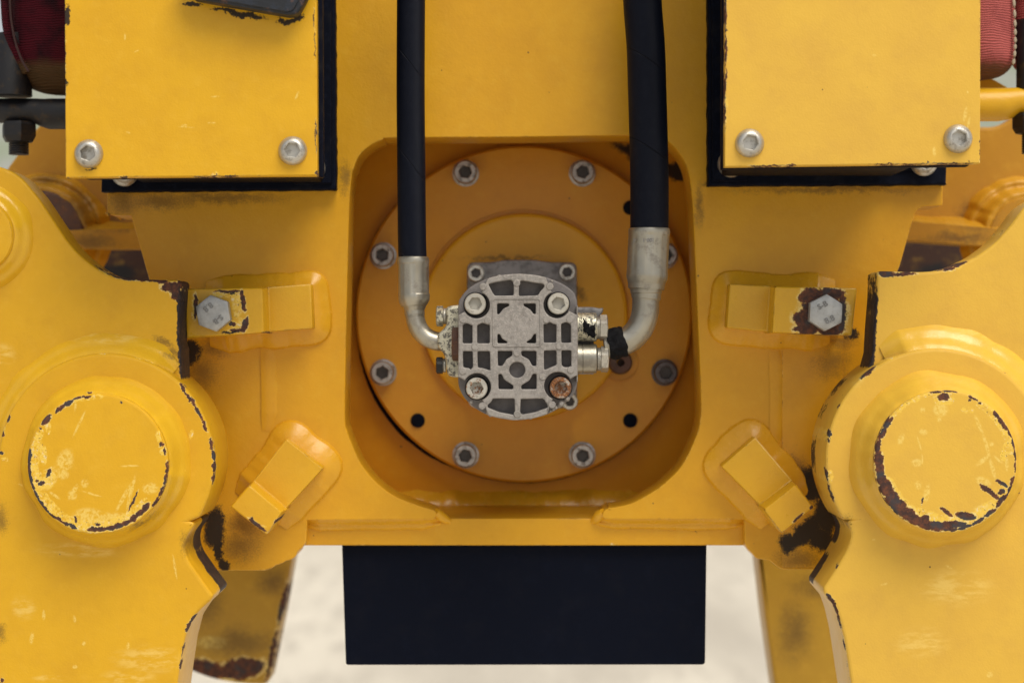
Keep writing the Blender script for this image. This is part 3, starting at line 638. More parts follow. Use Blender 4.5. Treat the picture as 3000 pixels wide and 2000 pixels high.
def strip(x0, y0, x1, y1, h):
    return fillet('weld_seam', [W(x0, y0, YF), W((x0 + x1) / 2 + 2, (y0 + y1) / 2, YF), W(x0 + (x1 - x0), y1, YF)], False, YF, 0.0130, h, M['frame'], fr, 8, side=1, bulge=1.0, wob=.08, inset=0)
strip(762, 1000, 766, 1262, 0.0012); strip(2252, 1010, 2254, 1310, 0.0008)
plate('side_plate', [(2291, 1000), (2470, 1000), (2470, 1660), (2291, 1660)], [], YF - .0012, 0.004, M['frame'], fr, .0006)

# lugs: stepped blocks welded on, high end carries the stop bolt
YH, YLo, YB = 0.052, 0.082, 0.113
def lug(A0, A1, B0, B1, C0, C1, D0, D1, mat, seed, beadw=.0125, side=1):
    """A = free high end, B = end of the high face, C = start of the low face, D = welded low end (0 / 1 = the two long sides)"""
    fr_pts = [P(*A0, YH), P(*A1, YH), P(*B0, YH), P(*B1, YH), P(*C0, YLo), P(*C1, YLo), P(*D0, YLo), P(*D1, YLo)]
    bk = [Vector((p.x, YB, p.z)) for p in fr_pts]
    v = fr_pts + bk
    f = [(0, 2, 3, 1), (2, 4, 5, 3), (4, 6, 7, 5), (0, 1, 9, 8), (6, 14, 15, 7), (0, 8, 10, 2), (2, 10, 12, 4), (4, 12, 14, 6), (1, 3, 11, 9), (3, 5, 13, 11), (5, 7, 15, 13), (8, 9, 11, 10), (10, 11, 13, 12), (12, 13, 15, 14)]
    me = bpy.data.meshes.new('lug'); me.from_pydata([tuple(q) for q in v], [], f)
    bm = bmesh.new(); bm.from_mesh(me); bmesh.ops.recalc_face_normals(bm, faces=bm.faces[:])
    bm.edges.ensure_lookup_table()
    es = [e for e in bm.edges if all(x.index < 8 for x in e.verts) or abs(e.calc_face_angle(0)) > .6]
    bmesh.ops.bevel(bm, geom=es, offset=.0013, segments=2, affect='EDGES', profile=.5)
    bm.to_mesh(me); bm.free()
    o = from_mesh('lug', me, mat, fr, 24)
    q = lambda i: Vector((fr_pts[i].x, fr_pts[i].z))
    a0 = q(0).lerp(q(2), .12); a1 = q(1).lerp(q(3), .12)
    pts = [tuple(a0), tuple(q(2)), tuple(q(6)), tuple(q(7)), tuple(q(3)), tuple(a1)]
    # round the two welded corners
    path = []
    for i, p in enumerate(pts):
        if i in (2, 3):
            p = Vector(p); a = (Vector(pts[i - 1]) - p).normalized() * .004; b = (Vector(pts[i + 1]) - p).normalized() * .004
            for k in range(5): u = k / 4; path.append(tuple((p + a) * (1 - u) ** 2 + p * 2 * u * (1 - u) + (p + b) * u * u))
        else: path.append(p)
    ar = sum(path[i - 1][0] * path[i][1] - path[i][0] * path[i - 1][1] for i in range(len(path)))
    fillet('weld_bead', path, False, YF, beadw, 0.0105, M['weld'], o, seed, side=-1 if ar > 0 else 1, wob=.15, bulge=.06, inset=.0015, pw=1.0, ripple=.004, toe=.26, ang=34, fine=.22)
    return o
lugA = lug((542, 846), (547, 991), (770, 842), (774, 974), (784, 840), (788, 972), (911, 831), (917, 962), M['lug_left'], 11, side=1)
lugB = lug((2511, 844), (2496, 983), (2270, 838), (2263, 974), (2258, 837), (2250, 972), (2138, 831), (2129, 960), M['lug_right'], 12, side=-1)
lugC = lug((673, 1483), (781, 1566), (730, 1419), (826, 1499), (742, 1408), (838, 1489), (839, 1284), (946, 1371), M['lug_low'], 13, side=1, beadw=.0145)
lugD = lug((2385, 1486), (2290, 1562), (2332, 1417), (2237, 1492), (2322, 1406), (2226, 1479), (2213, 1279), (2113, 1365), M['lug_low'], 14, side=1, beadw=.0145)

apo = 47 * S(.03)
bolt_me = local_mesh('hex_bolt', hex_head(apo, .0105, [("S-B", apo * .50, apo * .50), ("8.8", -apo * .50, apo * .54)]), [M['zinc_bright'], M['zinc_letters']], 30)
two_tone(bolt_me, len(hex_head(apo, .0105)[1]))
def stop_bolt(x, y, ang, par):
    o = put('hex_bolt', bolt_me, P(x, y, YH - .001), par, -R(ang))
    sp = P(x, y, YH - .001)
    v, f = rings_geo([(apo * 1.08, .0012), (apo * 1.08, -.0006), (apo * .9, -.0006)], 48, False, False)
    return o
stop_bolt(630, 918, 219, lugA); stop_bolt(2414, 916, 27, lugB)

# ================================================================== drive flange
FC = P(1535, 920, 0.235); fs = S(.235)
fl = thing('drive_flange', 'round yellow flange with a ring of socket screws inside the frame opening', 'flange', (FC.x, 0.256, FC.z))
r = 493 * fs
lathe('flange_disc', [(r * .965, .0195), (r * .965, .0115), (r * .985, .0105), (r, .008), (r, .0022), (r - .002, 0), (r * .62, 0), (r * .618, .001)], (FC.x, .235, FC.z), M['disc'], fl, 160, 28)
v, f = rings_geo([lambda a: (r * (1.012 + (.030 * math.sin((a - 3.3) / 1.0 * math.pi) if 3.3 < a < 4.3 else 0) * (.7 + .25 * mnoise.noise((a * 30, 0, 0)) + .3 * mnoise.noise((a * 90, 2, 0))) + .004 * mnoise.noise((a * 40, 5, 0))), .0190), lambda a: (r * (1.008 + (.022 * math.sin((a - 3.3) / 1.0 * math.pi) if 3.3 < a < 4.3 else 0)), .014), (r * .95, .0125)], 200, False, False)
mk('seal_shadow_ring', [Vector(p) + Vector((FC.x, .235, FC.z)) for p in v], f, M['black'], fl, 40, origin=(FC.x, .235, FC.z))  # black ring draws the shadow line round the flange; lower-left bulge is sealant
HC = P(1537, 927, 0.225); hr = 303 * S(.225)
lathe('hub_disc', [(hr, .011), (hr, .003), (hr - .0012, .0008), (hr - .0035, 0)], (HC.x, .225, HC.z), M['hub'], fl, 140, 20, False, True)
sm = socket_screw(33 * fs, .014, .50, washer=1.18)
smA, smB = [two_tone(local_mesh('socket_screw', sm, [M[k], M['socket']]), 6 * 72, 8 * 72) for k in ('screw_dull', 'screw_dark')]
for k in range(8):
    a = R(22.5 + 45 * k); q = (FC.x + 446 * fs * math.cos(a), .2345, FC.z + 446 * fs * math.sin(a))
    put('socket_screw', smB if k == 7 else smA, q, fl, .3 * k * k)
plug = local_mesh('plug', rings_geo([(21 * fs, .0005), (21 * fs, -.0012), (19 * fs, -.0024), (10 * fs, -.0030)], 40, False, True), [M['black']])
for k in range(4):
    a = R(45 + 90 * k); put('plug', plug, (FC.x + 440 * fs * math.cos(a), .235, FC.z + 440 * fs * math.sin(a)), fl)
q = P(1817, 1061, .225)
lathe('threaded_plug', [(35 * fs, .0105), (35 * fs, -.002), (30 * fs, -.004), (12 * fs, -.004), (11 * fs, .006), (4 * fs, .006)], (q.x, .225, q.z), M['rusty'], fl, 40)
v, f = rings_geo([(57 * fs, .0101), (56 * fs, .0088), (53 * fs, .0088), (52 * fs, .0101)], 60, False, False)
mk('scribed_ring', [Vector(p) + Vector((q.x, .225, q.z)) for p in v], f, M['disc'], fl, 40)

# ================================================================== hydraulic motor
PY = -0.006
mo = thing('hydraulic_motor', 'grey cast hydraulic gear motor bolted to the middle of the yellow flange', 'hydraulic motor', (*[P(1517, 1015, .22).x], 0.224, P(1517, 1015, .22).z))
def Z(x, y): return (1250 + x / 3.0145, 740 + y / 3.0145)
def ZP(pts): return [Z(*p[:2]) + tuple(v / 3.0145 for v in p[2:]) for p in pts]
cov = crom(ZP([(278, 1120), (280, 800), (280, 470), (300, 400), (360, 325), (450, 265), (600, 210), (800, 187), (1000, 205), (1180, 265), (1290, 340), (1320, 400), (1330, 470), (1330, 800), (1330, 1130), (1320, 1200), (1290, 1262), (1220, 1330), (1100, 1410), (950, 1460), (800, 1478), (700, 1470), (560, 1440), (440, 1380), (350, 1300), (300, 1220)]), 5, True)
bolts = [(430, 455), (1160, 452), (443, 1195), (1180, 1190)]
bores = [(440, 462, 118), (1150, 460, 118), (445, 1186, 122), (1160, 1175, 122)]
# raised web: outline of the cover with a corner bite round every screw
def bite_outline():
    pts = [Vector(Z(x, y)) for x, y in []]
    base = [Vector(p) for p in cov]
    cx, cy = Z(800, 832)
    out = []
    bs = [(Vector(Z(x, y)), rr / 3.0145) for x, y, rr in bores]
    # order of corners along the outline: sample densely and replace runs that lie beyond each bore
    dense = []
    for i in range(len(base)):
        a, b = base[i], base[(i + 1) % len(base)]
        for k in range(6): dense.append(a.lerp(b, k / 6))
    def owner(p):
        for j, (c, rr) in enumerate(bs):
            d = p - c; o = c - Vector((cx, cy))
            wx = 1 if o.x > 0 else -1; wy = 1 if o.y > 0 else -1
            # the corner beyond the bore: outward in both directions
            if (d.x * wx > -rr * .80 and d.y * wy > -rr * .72) : return j
        return -1
    own = [owner(p) for p in dense]
    N = len(dense); st = next(i for i in range(N) if own[i] == -1 and own[i - 1] == -1)
    i = 0
    while i < N:
        k = (st + i) % N
        if own[k] == -1: out.append(dense[k]); i += 1; continue
        j = own[k]; n = 0
        while i + n < N and own[(st + i + n) % N] == j: n += 1
        p0, p1 = dense[(st + i - 1) % N], dense[(st + i + n) % N]
        c, rr = bs[j]
        a0 = math.atan2(p0.y - c.y, p0.x - c.x); a1 = math.atan2(p1.y - c.y, p1.x - c.x)
        inward = math.atan2(cy - c.y, cx - c.x)
        # go from a0 to a1 through the inward direction
        def unwrap(a, ref): 
            while a - ref > math.pi: a -= 2 * math.pi
            while a - ref < -math.pi: a += 2 * math.pi
            return a
        a0 = unwrap(a0, inward); a1 = unwrap(a1, inward)
        for m in range(25):
            a = a0 + (a1 - a0) * m / 24; out.append(c + Vector((math.cos(a), math.sin(a))) * rr)
        i += n
    return [tuple(p) for p in out]
web = bite_outline()
pk = [
 [(545, 278), (600, 262), (745, 240), (768, 268), (768, 378), (600, 380), (578, 345)],
 [(815, 266), (838, 246), (1036, 278), (1040, 302), (1000, 345), (985, 376), (815, 384)],
 [(582, 1288), (775, 1288), (780, 1420), (768, 1432), (640, 1408), (537, 1366), (542, 1340), (572, 1315)],
 [(830, 1292), (1030, 1288), (1068, 1345), (1070, 1366), (960, 1408), (842, 1430), (826, 1412)],
 [(318, 636), (352, 622), (388, 638), (403, 642), (403, 800), (318, 800)],
 [(446, 640), (468, 630), (500, 618), (530, 635), (557, 634), (557, 800), (446, 800)],
 [(1032, 630), (1060, 630), (1090, 612), (1115, 630), (1145, 632), (1145, 792), (1035, 795)],
 [(1187, 632), (1205, 622), (1235, 612), (1273, 632), (1275, 795), (1190, 795)],
 [(320, 870), (405, 870), (408, 1010), (388, 1034), (374, 1020), (322, 1012)],
 [(448, 870), (558, 870), (562, 1038), (545, 1036), (500, 1020), (452, 1015)],
 [(1035, 865), (1145, 863), (1148, 990), (1100, 1010), (1050, 1033), (1037, 1028)],
 [(1190, 863), (1277, 863), (1277, 1010), (1215, 1012), (1192, 992)],
 [(622, 448), (728, 450), (726, 472), (680, 492), (650, 530), (637, 545), (622, 540)],
 [(855, 450), (963, 448), (963, 542), (945, 542), (915, 502), (858, 470)],
 [(625, 722), (645, 718), (665, 760), (710, 785), (708, 800), (625, 800)],
 [(965, 717), (966, 800), (885, 798), (885, 785), (925, 760), (947, 720)],
 [(627, 868), (757, 868), (757, 908), (704, 940), (668, 1000), (630, 1000)],
 [(835, 868), (968, 868), (968, 1000), (935, 1000), (902, 940), (837, 908)],
 [(632, 1072), (660, 1070), (685, 1122), (765, 1172), (765, 1205), (635, 1205)],
 [(970, 1068), (970, 1205), (835, 1205), (835, 1172), (908, 1128), (938, 1070)]]
holes = [rnd(ZP(p), 4.5, 3) for p in pk] + [circ(*Z(800, 1035), 70 / 3.0145, 40)]
cover = plate('cover_body', cov, [], PY + .0125, 0.030, M['alu_pocket'], mo, .0012)
plate('rib_web', web, holes, PY, 0.0135, M['alu'], cover, .0009)
x0, y0 = Z(800, 1035)
plate('hole_floor', circ(x0, y0, 80 / 3.0145, 40), [], PY + .008, .008, M['alu_pocket'], cover, .0005)
plate('corner_rim', [Z(1322, 470), Z(1334, 470), Z(1336, 800), Z(1334, 1140), Z(1322, 1140), Z(1325, 800)], [], PY + .006, .02, M['alu'], cover, .0006)
# raised casting marks: the square land and ejector pin discs
sq = rnd(ZP([(578, 402), (1008, 402), (1010, 832), (582, 832)]), 8)
land_h = [h for h, p in zip(holes, pk) if p in pk[12:16]]
inner_sq = rnd(ZP([(588, 412), (998, 412), (1000, 822), (592, 822)]), 7)
plate('land_edge', sq, [inner_sq], PY - .0006, .0016, M['alu'], cover, .0003)
disc_me = local_mesh('ejector_mark', rings_geo([(32 / 3.0145 * S(PY), .0003), (32 / 3.0145 * S(PY), -.0003), (27 / 3.0145 * S(PY), -.0007), (10 / 3.0145 * S(PY), -.0007)], 28, False, True), [M['alu']])
for x, y in [(497, 300), (795, 268), (1088, 298), (320, 592), (540, 596), (1058, 590), (1265, 588), (428, 832), (1172, 826), (797, 885), (318, 1046), (1024, 1094), (1272, 1035), (490, 1352), (800, 1425), (1108, 1342)]:
    zx, zy = Z(x, y); put('ejector_mark', disc_me, P(zx, zy, PY), cover)
# ragged crust knocked into the lower rim
random.seed(3)
cr = []
for k in range(46):
    a = R(random.uniform(205, 330)); 
    base = cov[int((a % (2 * math.pi)) / (2 * math.pi) * len(cov)) % len(cov)]
for k in range(60):
    i = random.randrange(len(cov)); p = cov[i]
    if not (p[1] > 1170 or (p[1] < 850 and random.random() < .3)): continue
    c0 = P(p[0] + (1517 - p[0]) * .025, p[1] + (1015 - p[1]) * .025, PY + random.uniform(0, .006)); rr = random.uniform(.0008, .0021)
    v, f = rings_geo([(rr * random.uniform(.7, 1.3), .001), (rr, -.0002), (rr * .55, -.0011)], 7, True, True)
    cr.append(([Vector(q) + c0 for q in v], f))
if cr:
    g = merge(*cr); mk('casting_burr', g[0], g[1], M['alu'], cover, 25)['kind'] = 'stuff'
sp = socket_screw(96 / 3.0145 * S(-.012), .0105, .55)
for i, (x, y) in enumerate(bolts):
    zx, zy = Z(x, y)
    put('cover_screw', local_mesh('cover_screw', sp, [M[['screw_pale', 'screw_pale', 'screw_halfrust', 'screw_rust'][i]]]), P(zx, zy, PY + .0125 - .003) , mo, [.1, .25, .05, .3][i])
    wv, wf = rings_geo([(108 / 3.0145 * S(0), .004), (108 / 3.0145 * S(0), -.0004), (90 / 3.0145 * S(0), -.0004)], 40, False, False)
    c0 = P(zx, zy, PY + .0125)
    mk('dark_washer', [Vector(p) + c0 for p in wv], wf, M['darksteel'], mo, 30)
box('motor_body', 1385, 840, 1655, 1185, 0.036, 0.198, M['alu_dark'], mo, .004, Yref=.06)
mf = rnd([(1368, 768, 22), (1440, 768, 30), (1480, 761, 40), (1570, 761, 40), (1610, 768, 30), (1690, 768, 22), (1692, 980), (1690, 1196, 24), (1640, 1196, 30), (1400, 1192, 30), (1372, 1180, 20), (1368, 980)], 10, 6)
plate('mounting_flange', mf, [], .198, .027, M['alu_dark'], mo, .002)
ss = two_tone(local_mesh('flange_screw', socket_screw(24.5 * S(.195), .009, .52), [M['zinc'], M['socket']]), 6 * 72)
for x, y in ((1395, 801), (1661, 798), (1668, 1175), (1396, 1170)): put('flange_screw', ss, P(x, y, .198), mo, x * .01)

# ports left and right
YPt = 0.05
lb = crom([(1345, 893), (1318, 896), (1306, 908), (1308, 945), (1300, 962), (1284, 978), (1281, 1000), (1284, 1020), (1298, 1034), (1304, 1052), (1308, 1085), (1318, 1102), (1348, 1106)], 4) + [(1400, 1106), (1400, 893)]
plate('port_block', lb, [], YPt - .012, .026, M['port'], mo, .0025)
def hexnut_x(name, xa, xb, y, rpx, Yc, mat, parent, rot=0.0):
    """a hexagon head lying along X"""
    a, b = P(xa, y, Yc), P(xb, y, Yc); rr = rpx * S(Yc); hx = hexr(rr, rot); n = 36
    v, f = [], []
    prof = [(a.x, .80), (a.x, .86), (a.x + (b.x - a.x) * .12, 1.0), (b.x, 1.0)]
    for xx, k in prof:
        for i in range(n):
            t = 2 * math.pi * i / n; q = hx(t) * (1 if k == 1.0 else k * rr * 1.05 / hx(t)); v.append((xx, a.y + q * math.sin(t), a.z + q * math.cos(t)))
    for k in range(len(prof) - 1):
        for i in range(n): j = (i + 1) % n; f.append((k * n + i, k * n + j, (k + 1) * n + j, (k + 1) * n + i))
    f.append(tuple(range(n))); f.append(tuple(3 * n + i for i in range(n)))
    return mk(name, v, f, mat, parent, 25)
def cyl_x(name, xa, xb, y, rpx, Yc, mat, parent, grooves=()):
    prof = [(xa, rpx * .93), (xa + 3, rpx)]
    for g in grooves: prof += [(g - 2, rpx), (g - 1, rpx * .95), (g + 1, rpx * .95), (g + 2, rpx)]
    prof += [(xb - 3, rpx), (xb, rpx * .93)]
    path = [P(x, y, Yc) for x, q in prof]; rad = [q * S(Yc) for x, q in prof]
    v, f = tube_geo(path, rad, 40); return mk(name, v, f, mat, parent, 25)
hexnut_x('port_bolt', 1278, 1298, 926, 26, YPt - .003, M['port'], mo); cyl_x('spring_washer', 1298, 1308, 926, 24, YPt - .003, M['zinc'], mo, (1303,))
hexnut_x('port_bolt', 1278, 1297, 1070, 23, YPt - .003, M['darksteel'], mo, .3); cyl_x('spring_washer', 1297, 1306, 1070, 21, YPt - .003, M['zinc'], mo, (1302,))
hexnut_x('port_nut', 1324, 1348, 1008, 44, YPt - .024, M['rusty'], mo, .2)
rb = rnd([(1660, 899), (1735, 899, 4), (1756, 903, 3), (1768, 901, 4), (1766, 915, 4), (1757, 926, 6), (1740, 950), (1740, 1096, 3), (1660, 1096)], 3)
plate('port_block', rb, [], YPt + .004, .024, M['alu_dark'], mo, .002)
cyl_x('port_boss', 1686, 1748, 958, 42, YPt - .006, M['port'], mo, (1702,)); cyl_x('port_boss', 1686, 1748, 1050, 43, YPt - .006, M['zinc_yellow'], mo, (1706,))
for yy, x0, rr in ((960, 1746, 34), (1052, 1749, 34)):
    cyl_x('spring_washer', x0, x0 + 12, yy, rr + 1, YPt - .006, M['zinc'], mo, (x0 + 4, x0 + 8)); hexnut_x('port_bolt', x0 + 34, x0 + 12, yy, rr, YPt - .006, M['zinc'], mo, .15)
bc = P(1717, 958, YPt - .006); v, f = [], []
NX, NA = 20, 28
for i in range(NX + 1):
    x = P(1706 + 38 * i / NX, 958, YPt - .006).x
    for j in range(NA + 1):
        u = j / NA; a0 = R(50 - 30 * math.sin(i / NX * 3) - 24 * (i / NX) + 14 * mnoise.noise((i * .6, 0, 1))); a1 = R(-58 + 16 * mnoise.noise((i * .5, 3, 1)) + 40 * (1 - i / NX))
        a = a0 + (a1 - a0) * u; e = min(1, min(u, 1 - u) * 7, min(i, NX - i) / 2.5)
        r = .0104 + .0016 * e + .0009 * e * mnoise.noise((x * 260, a * 4, 0)) + .0004 * e * mnoise.noise((x * 700, a * 11, 0))
        v.append(Vector((x + .0012 * mnoise.noise((i * .7, j * .5, 4)), bc.y - r * math.cos(a), bc.z + r * math.sin(a))))
for i in range(NX):
    for j in range(NA): k = i * (NA + 1) + j; f.append((k, k + 1, k + NA + 2, k + NA + 1))
mk('mastic_smear', v, f, M['mastic'], mo, 40)

# ================================================================== hoses
def hose(label, path_px, rpx, ferr, pipe_px, pipe_r, mats, Yc):
    base = P(*pipe_px[-1], Yc)
    h = thing('hydraulic_hose', label, 'hose', base, 'hydraulic hoses into the motor')
    pp = crom(path_px, 8); tube('rubber_hose', [P(x, y, Yc) for x, y in pp], rpx * S(Yc), mats[0], h, 40)
    fp = [P(x, y, Yc) for x, y, q in ferr]; fr_ = [q * S(Yc) for x, y, q in ferr]
    v, f = tube_geo(fp, fr_, 64)
    big = max(fr_)
    for i in range(len(fp)):
        if fr_[i] < big * .96 or i < 4: continue
        for k in range(64):
            q = v[i * 64 + k]; a = 2 * math.pi * k / 64
            v[i * 64 + k] = fp[i] + (q - fp[i]) * (1 - .028 * max(0, math.cos(8 * a)) ** 2)
    mk('ferrule', v, f, mats[1], h, 22)
    pp = crom(pipe_px, 8); tube('elbow_pipe', [P(x, y, Yc) for x, y in pp], [pipe_r * S(Yc) * (1.0 if i > 3 else 1.03) for i in range(len(pp))], mats[2], h, 36)
    return h
M['hose_a'] = hose_mat('spiral_wrapped_hose', 1.25, 290, 0 + 1.25 * 1204 - 190 + 145)
M['hose_b'] = hose_mat('spiral_wrapped_large_hose', 0.62, 255, 0.62 * 1915 - 192 + 127)
hL = hose('thinner black hydraulic hose entering the motor from the left', [(1204, -200), (1204, 0), (1203, 268), (1205, 500), (1207, 700), (1210, 775)], 41.5,
    [(1210, 752, 42), (1210, 754, 45), (1210, 760, 46.5), (1211, 770, 46.5), (1211, 773, 45.5), (1212, 860, 45.5), (1213, 863, 46.5), (1213, 878, 46), (1213, 888, 42), (1214, 894, 39), (1214, 896, 34), (1214, 906, 31), (1214, 909, 29.5), (1215, 920, 29.5), (1215, 921, 28.6), (1215, 925, 28.6)],
    [(1215, 888), (1215, 910), (1217, 935), (1228, 965), (1250, 988), (1278, 999), (1310, 1001)], 27.5, (M['hose_a'], M['zinc_yellow'], M['zinc_yellow']), 0.050)
hR = hose('thicker black hydraulic hose entering the motor from the right', [(1878, -200), (1882, 0), (1892, 140), (1897, 300), (1902, 480), (1903, 600), (1902, 700)], 56.5,
    [(1902, 668, 56), (1902, 670, 60), (1902, 676, 61.5), (1901, 686, 61), (1901, 690, 60.5), (1896, 800, 60.5), (1896, 804, 61), (1895, 815, 60.5), (1894, 828, 55), (1894, 833, 54), (1893, 846, 53), (1893, 847, 47), (1893, 858, 46), (1893, 860, 44), (1893, 874, 43), (1892, 876, 40.5), (1892, 880, 40)],
    [(1893, 840), (1892, 880), (1889, 920), (1876, 958), (1850, 988), (1818, 1004), (1770, 1012)], 39.5, (M['hose_b'], M['zinc_yellow'], M['zinc_yellow']), 0.050)
# cracked mastic lump on the right elbow
v, f = tube_geo([P(1831 - 50 * i / 40, 1000 + 10 * i / 40, .050) for i in range(41)], [.0112 + .0008 * math.sin(i / 40 * 3.14) for i in range(41)], 64)
v = [Vector(p) for p in v]; v = [p + Vector((mnoise.noise(p * 170), mnoise.noise(p * 180 + Vector((3, 0, 0))), mnoise.noise(p * 160 + Vector((0, 5, 0))))) * .0017 + Vector((mnoise.noise(p * 520), mnoise.noise(p * 530), mnoise.noise(p * 510))) * .0005 for p in v]
mk('mastic_lump', v, f, M['mastic'], hR, 40)
# numbers stamped round the right ferrule, upside down
def stamp(s, xc, y, rpx, Yc, size, parent):
    v, f = text_geo(s, size, .00025); c = P(xc, y, Yc); rr = rpx * S(Yc); out = []
    for p in v:
        a = -p.x / rr; d = rr + p.z * 1.0 + .0002
        out.append(Vector((c.x + d * math.sin(a), c.y - d * math.cos(a), c.z - p.y)))
    return mk('stamped_number', out, f, M['alu_dark'], parent, 30)
stamp("G 4200-1    -1", 1893, 706, 60.2, .050, .0040, hR)

# ================================================================== pivot arms
def arm(label, side, upper, lower, cap, r_disc, r_in, r_out, mats, extra=None):
    cx, cy, cr = cap
    ax, az = W(cx, cy, -.03)
    a = thing('pivot_arm', label, 'arm', (ax, .04, az), 'steel arms either side of the frame')
    plate('upper_plate', upper, [], .018, .040, M[mats[1]], a, .0022)
    plate('lower_plate', lower, [], 0.0, .074, M[mats[0]], a, .0026)
    rd = r_disc * U; ri = r_in * U; ro = r_out * S(.018); rc = cr * S(-.03)
    fillet('weld_ring', circXZ(ax, az, rd - .001, *((54, 205) if side < 0 else (-25, 116))), False, .018, ro - rd, .0165, M[mats[2]], a, 21 + side, side=-1, K=16, wob=.12, bulge=.03, runs=.045, pw=1.0, fine=.06, ripple=0)
    fillet('weld_ring', circXZ(ax, az, rc - .0004), True, 0.0, ri - rc, .0255, M[mats[2]], a, 31 + side, side=-1, K=16, wob=.20, bulge=.06, runs=.045, pw=1.0, fine=.06, ripple=0)
    n = 160
    lathe('pin_cap', [(rc, .03), (rc, .0012), (rc - .0009, .0002), (rc - .002, 0), (rc * .6, 0)], (ax, -.03, az), M[mats[3]], a, n, 25, True, True)
    if side > 0:
        q = P(2770, 1352, -.03)
    return a
ul = rnd([(-170, 470), (0, 488, 30), (34, 502, 30), (67, 524, 20), (110, 575, 20), (153, 639, 30), (201, 712, 30), (235, 748, 20), (269, 775, 20), (300, 796, 20), (339, 811, 15), (371, 817, 10), (473, 820), (522, 820, 8), (531, 828, 6), (528, 873), (524, 936), (524, 1003), (530, 1022), (532, 1100), (560, 1230), (311, 1347), (-170, 1347)], 4, 4)
ll = arc(311, 1351, 317, 176, -31, 90) + rnd([(576, 1530, 20), (546, 1572, 20), (541, 1600, 16), (549, 1636, 20), (590, 1695), (626, 1744, 8), (618, 1758, 8), (580, 1792, 10), (551, 1836, 10), (534, 1903, 10), (520, 2000), (504, 2120), (-170, 2120), (-170, 1400)], 6, 4)
armL = arm('left yellow arm with the scratched round pin cap lightly rusted at its rim', -1, ul, ll, (CLx, CLy, CLr), 317, 252, 376, ('arm_left', 'arm_left_upper', 'weld_left', 'cap_left'))
ur = rnd([(3170, 540), (3060, 570), (3000, 604, 30), (2960, 662, 30), (2915, 712, 20), (2860, 752, 20), (2800, 780, 20), (2735, 795, 20), (2690, 797), (2580, 794), (2569, 800, 6), (2568, 864), (2560, 962), (2556, 1034), (2545, 1075), (2480, 1230), (2744, 1345), (3170, 1345)], 4, 4)
lr = arc(2744, 1345, 325, 4, 213, 100) + rnd([(2478, 1526, 16), (2491, 1545, 14), (2495, 1570, 14), (2484, 1606, 16), (2455, 1657), (2412, 1722, 8), (2414, 1738, 8), (2429, 1756, 10), (2446, 1775, 10), (2460, 1815, 10), (2473, 1871), (2482, 1925), (2493, 2000), (2512, 2120), (3170, 2120), (3170, 1400)], 6, 4)
armR = arm('right yellow arm whose pin cap has heavy rust along its lower edge', 1, ur, lr, (CRx, CRy, CRr), 325, 260, 394, ('arm_right', 'arm_right_upper', 'weld_right', 'cap_right'))
# second, smaller pin on the left arm
q = P(-75, 690, .004); rc = 114 * S(.004)
lathe('pin_cap', [(rc, .02), (rc, .002), (rc - .0012, .0004), (rc - .003, 0)], (q.x, .004, q.z), M['arm_left_upper'], armL, 100, 25, False, True)
fillet('weld_ring', circXZ(q.x, q.z, rc - .0004), True, .018, .0125, .0115, M['weld_left'], armL, 41, side=-1, K=12, wob=.14, bulge=.1, runs=.06, pw=1.0, fine=.06, ripple=0)

# ================================================================== covers and their black backing plates
btn = local_mesh('button_screw', socket_screw(42.5 * S(-.075), .0066, .46, dome=True), [M['zinc']])
pan = local_mesh('pan_screw', socket_screw(41 * S(.085), .0075, .46, dome=True), [M['zinc']])
def cover_unit(label, front, pad, body, screws, mat, holepts):
    c = P(*front[2][:2], -.07)
    b = thing('cover_box', label, 'cover', ((P(*front[2][:2], 0).x + P(*front[3][:2], 0).x) / 2, .03, P(*front[2][:2], 0).z), 'yellow cover plates')
    plate('cover_plate', front, [], -.07, .011, M[mat], b, .0009)  # runs far up out of view, extended to block light to the rear
    plate('rubber_pad', pad, [], -.0589, .010, M['black'], b, .0008)
    box('spacer_block', *body, -.0485, .088, M['black'], b, .002, Yref=-.02)
    for x, y, rot in screws: put('button_screw', btn, P(x, y, -.0698), b, rot)
    return b
cover_unit('left yellow cover plate with two button screws under the black bracket corner', rnd([(922, -1200), (930, 515), (192, 521), (183, -1200)], 3), rnd([(938, -1200), (947, 519), (250, 524), (240, -1200)], 3),
    (330, -1200, 905, 500), [(261, 451, .35), (858, 442, .1)], 'box_left', None)
cover_unit('right yellow cover plate with a rusty left edge and pale scuffs', rnd([(2875, -1200), (2872, 479), (2123, 489), (2128, -1200)], 3), rnd([(2840, -1200), (2838, 487), (2114, 496), (2118, -1200)], 3),
    (2160, -1200, 2700, 480), [(2196, 420, .2), (2806, 407, .45)], 'box_right', None)
def backing(label, outl, frame_in, screws):
    x = sum(p[0] for p in outl) / len(outl)
    b = thing('backing_plate', label, 'backing plate', (P(x, 0, .095).x, .109, P(0, 555, .095).z), 'black backing plates on the frame')
    plate('rubber_sheet', outl, [], .0955, .0142, M['black'], b, .0016)
    plate('raised_border', frame_in, [], .092, .005, M['black'], b, .0010)
    for x, y in screws: put('pan_screw', pan, P(x, y, .0922), b, .4)
    return b
def jag(a, b, n, amp, s):
    random.seed(s); o = []
    for i in range(n):
        t = i / n; o.append((a[0] + (b[0] - a[0]) * t + random.uniform(-amp, amp), a[1] + (b[1] - a[1]) * t + random.uniform(-amp, amp)))
    return o
backing('black rubber backing plate behind the left cover', jag((976, -1200), (985, 552), 110, 1.4, 1) + [(985, 553)] + jag((980, 556), (300, 561), 30, 1.2, 2) + [(296, 562), (297, 500), (500, -1200)],
    rnd([(968, -1200), (972, 538), (862, 540), (862, 500), (400, 500), (400, -1200)], 3), [(913, 494), (366, 506)])
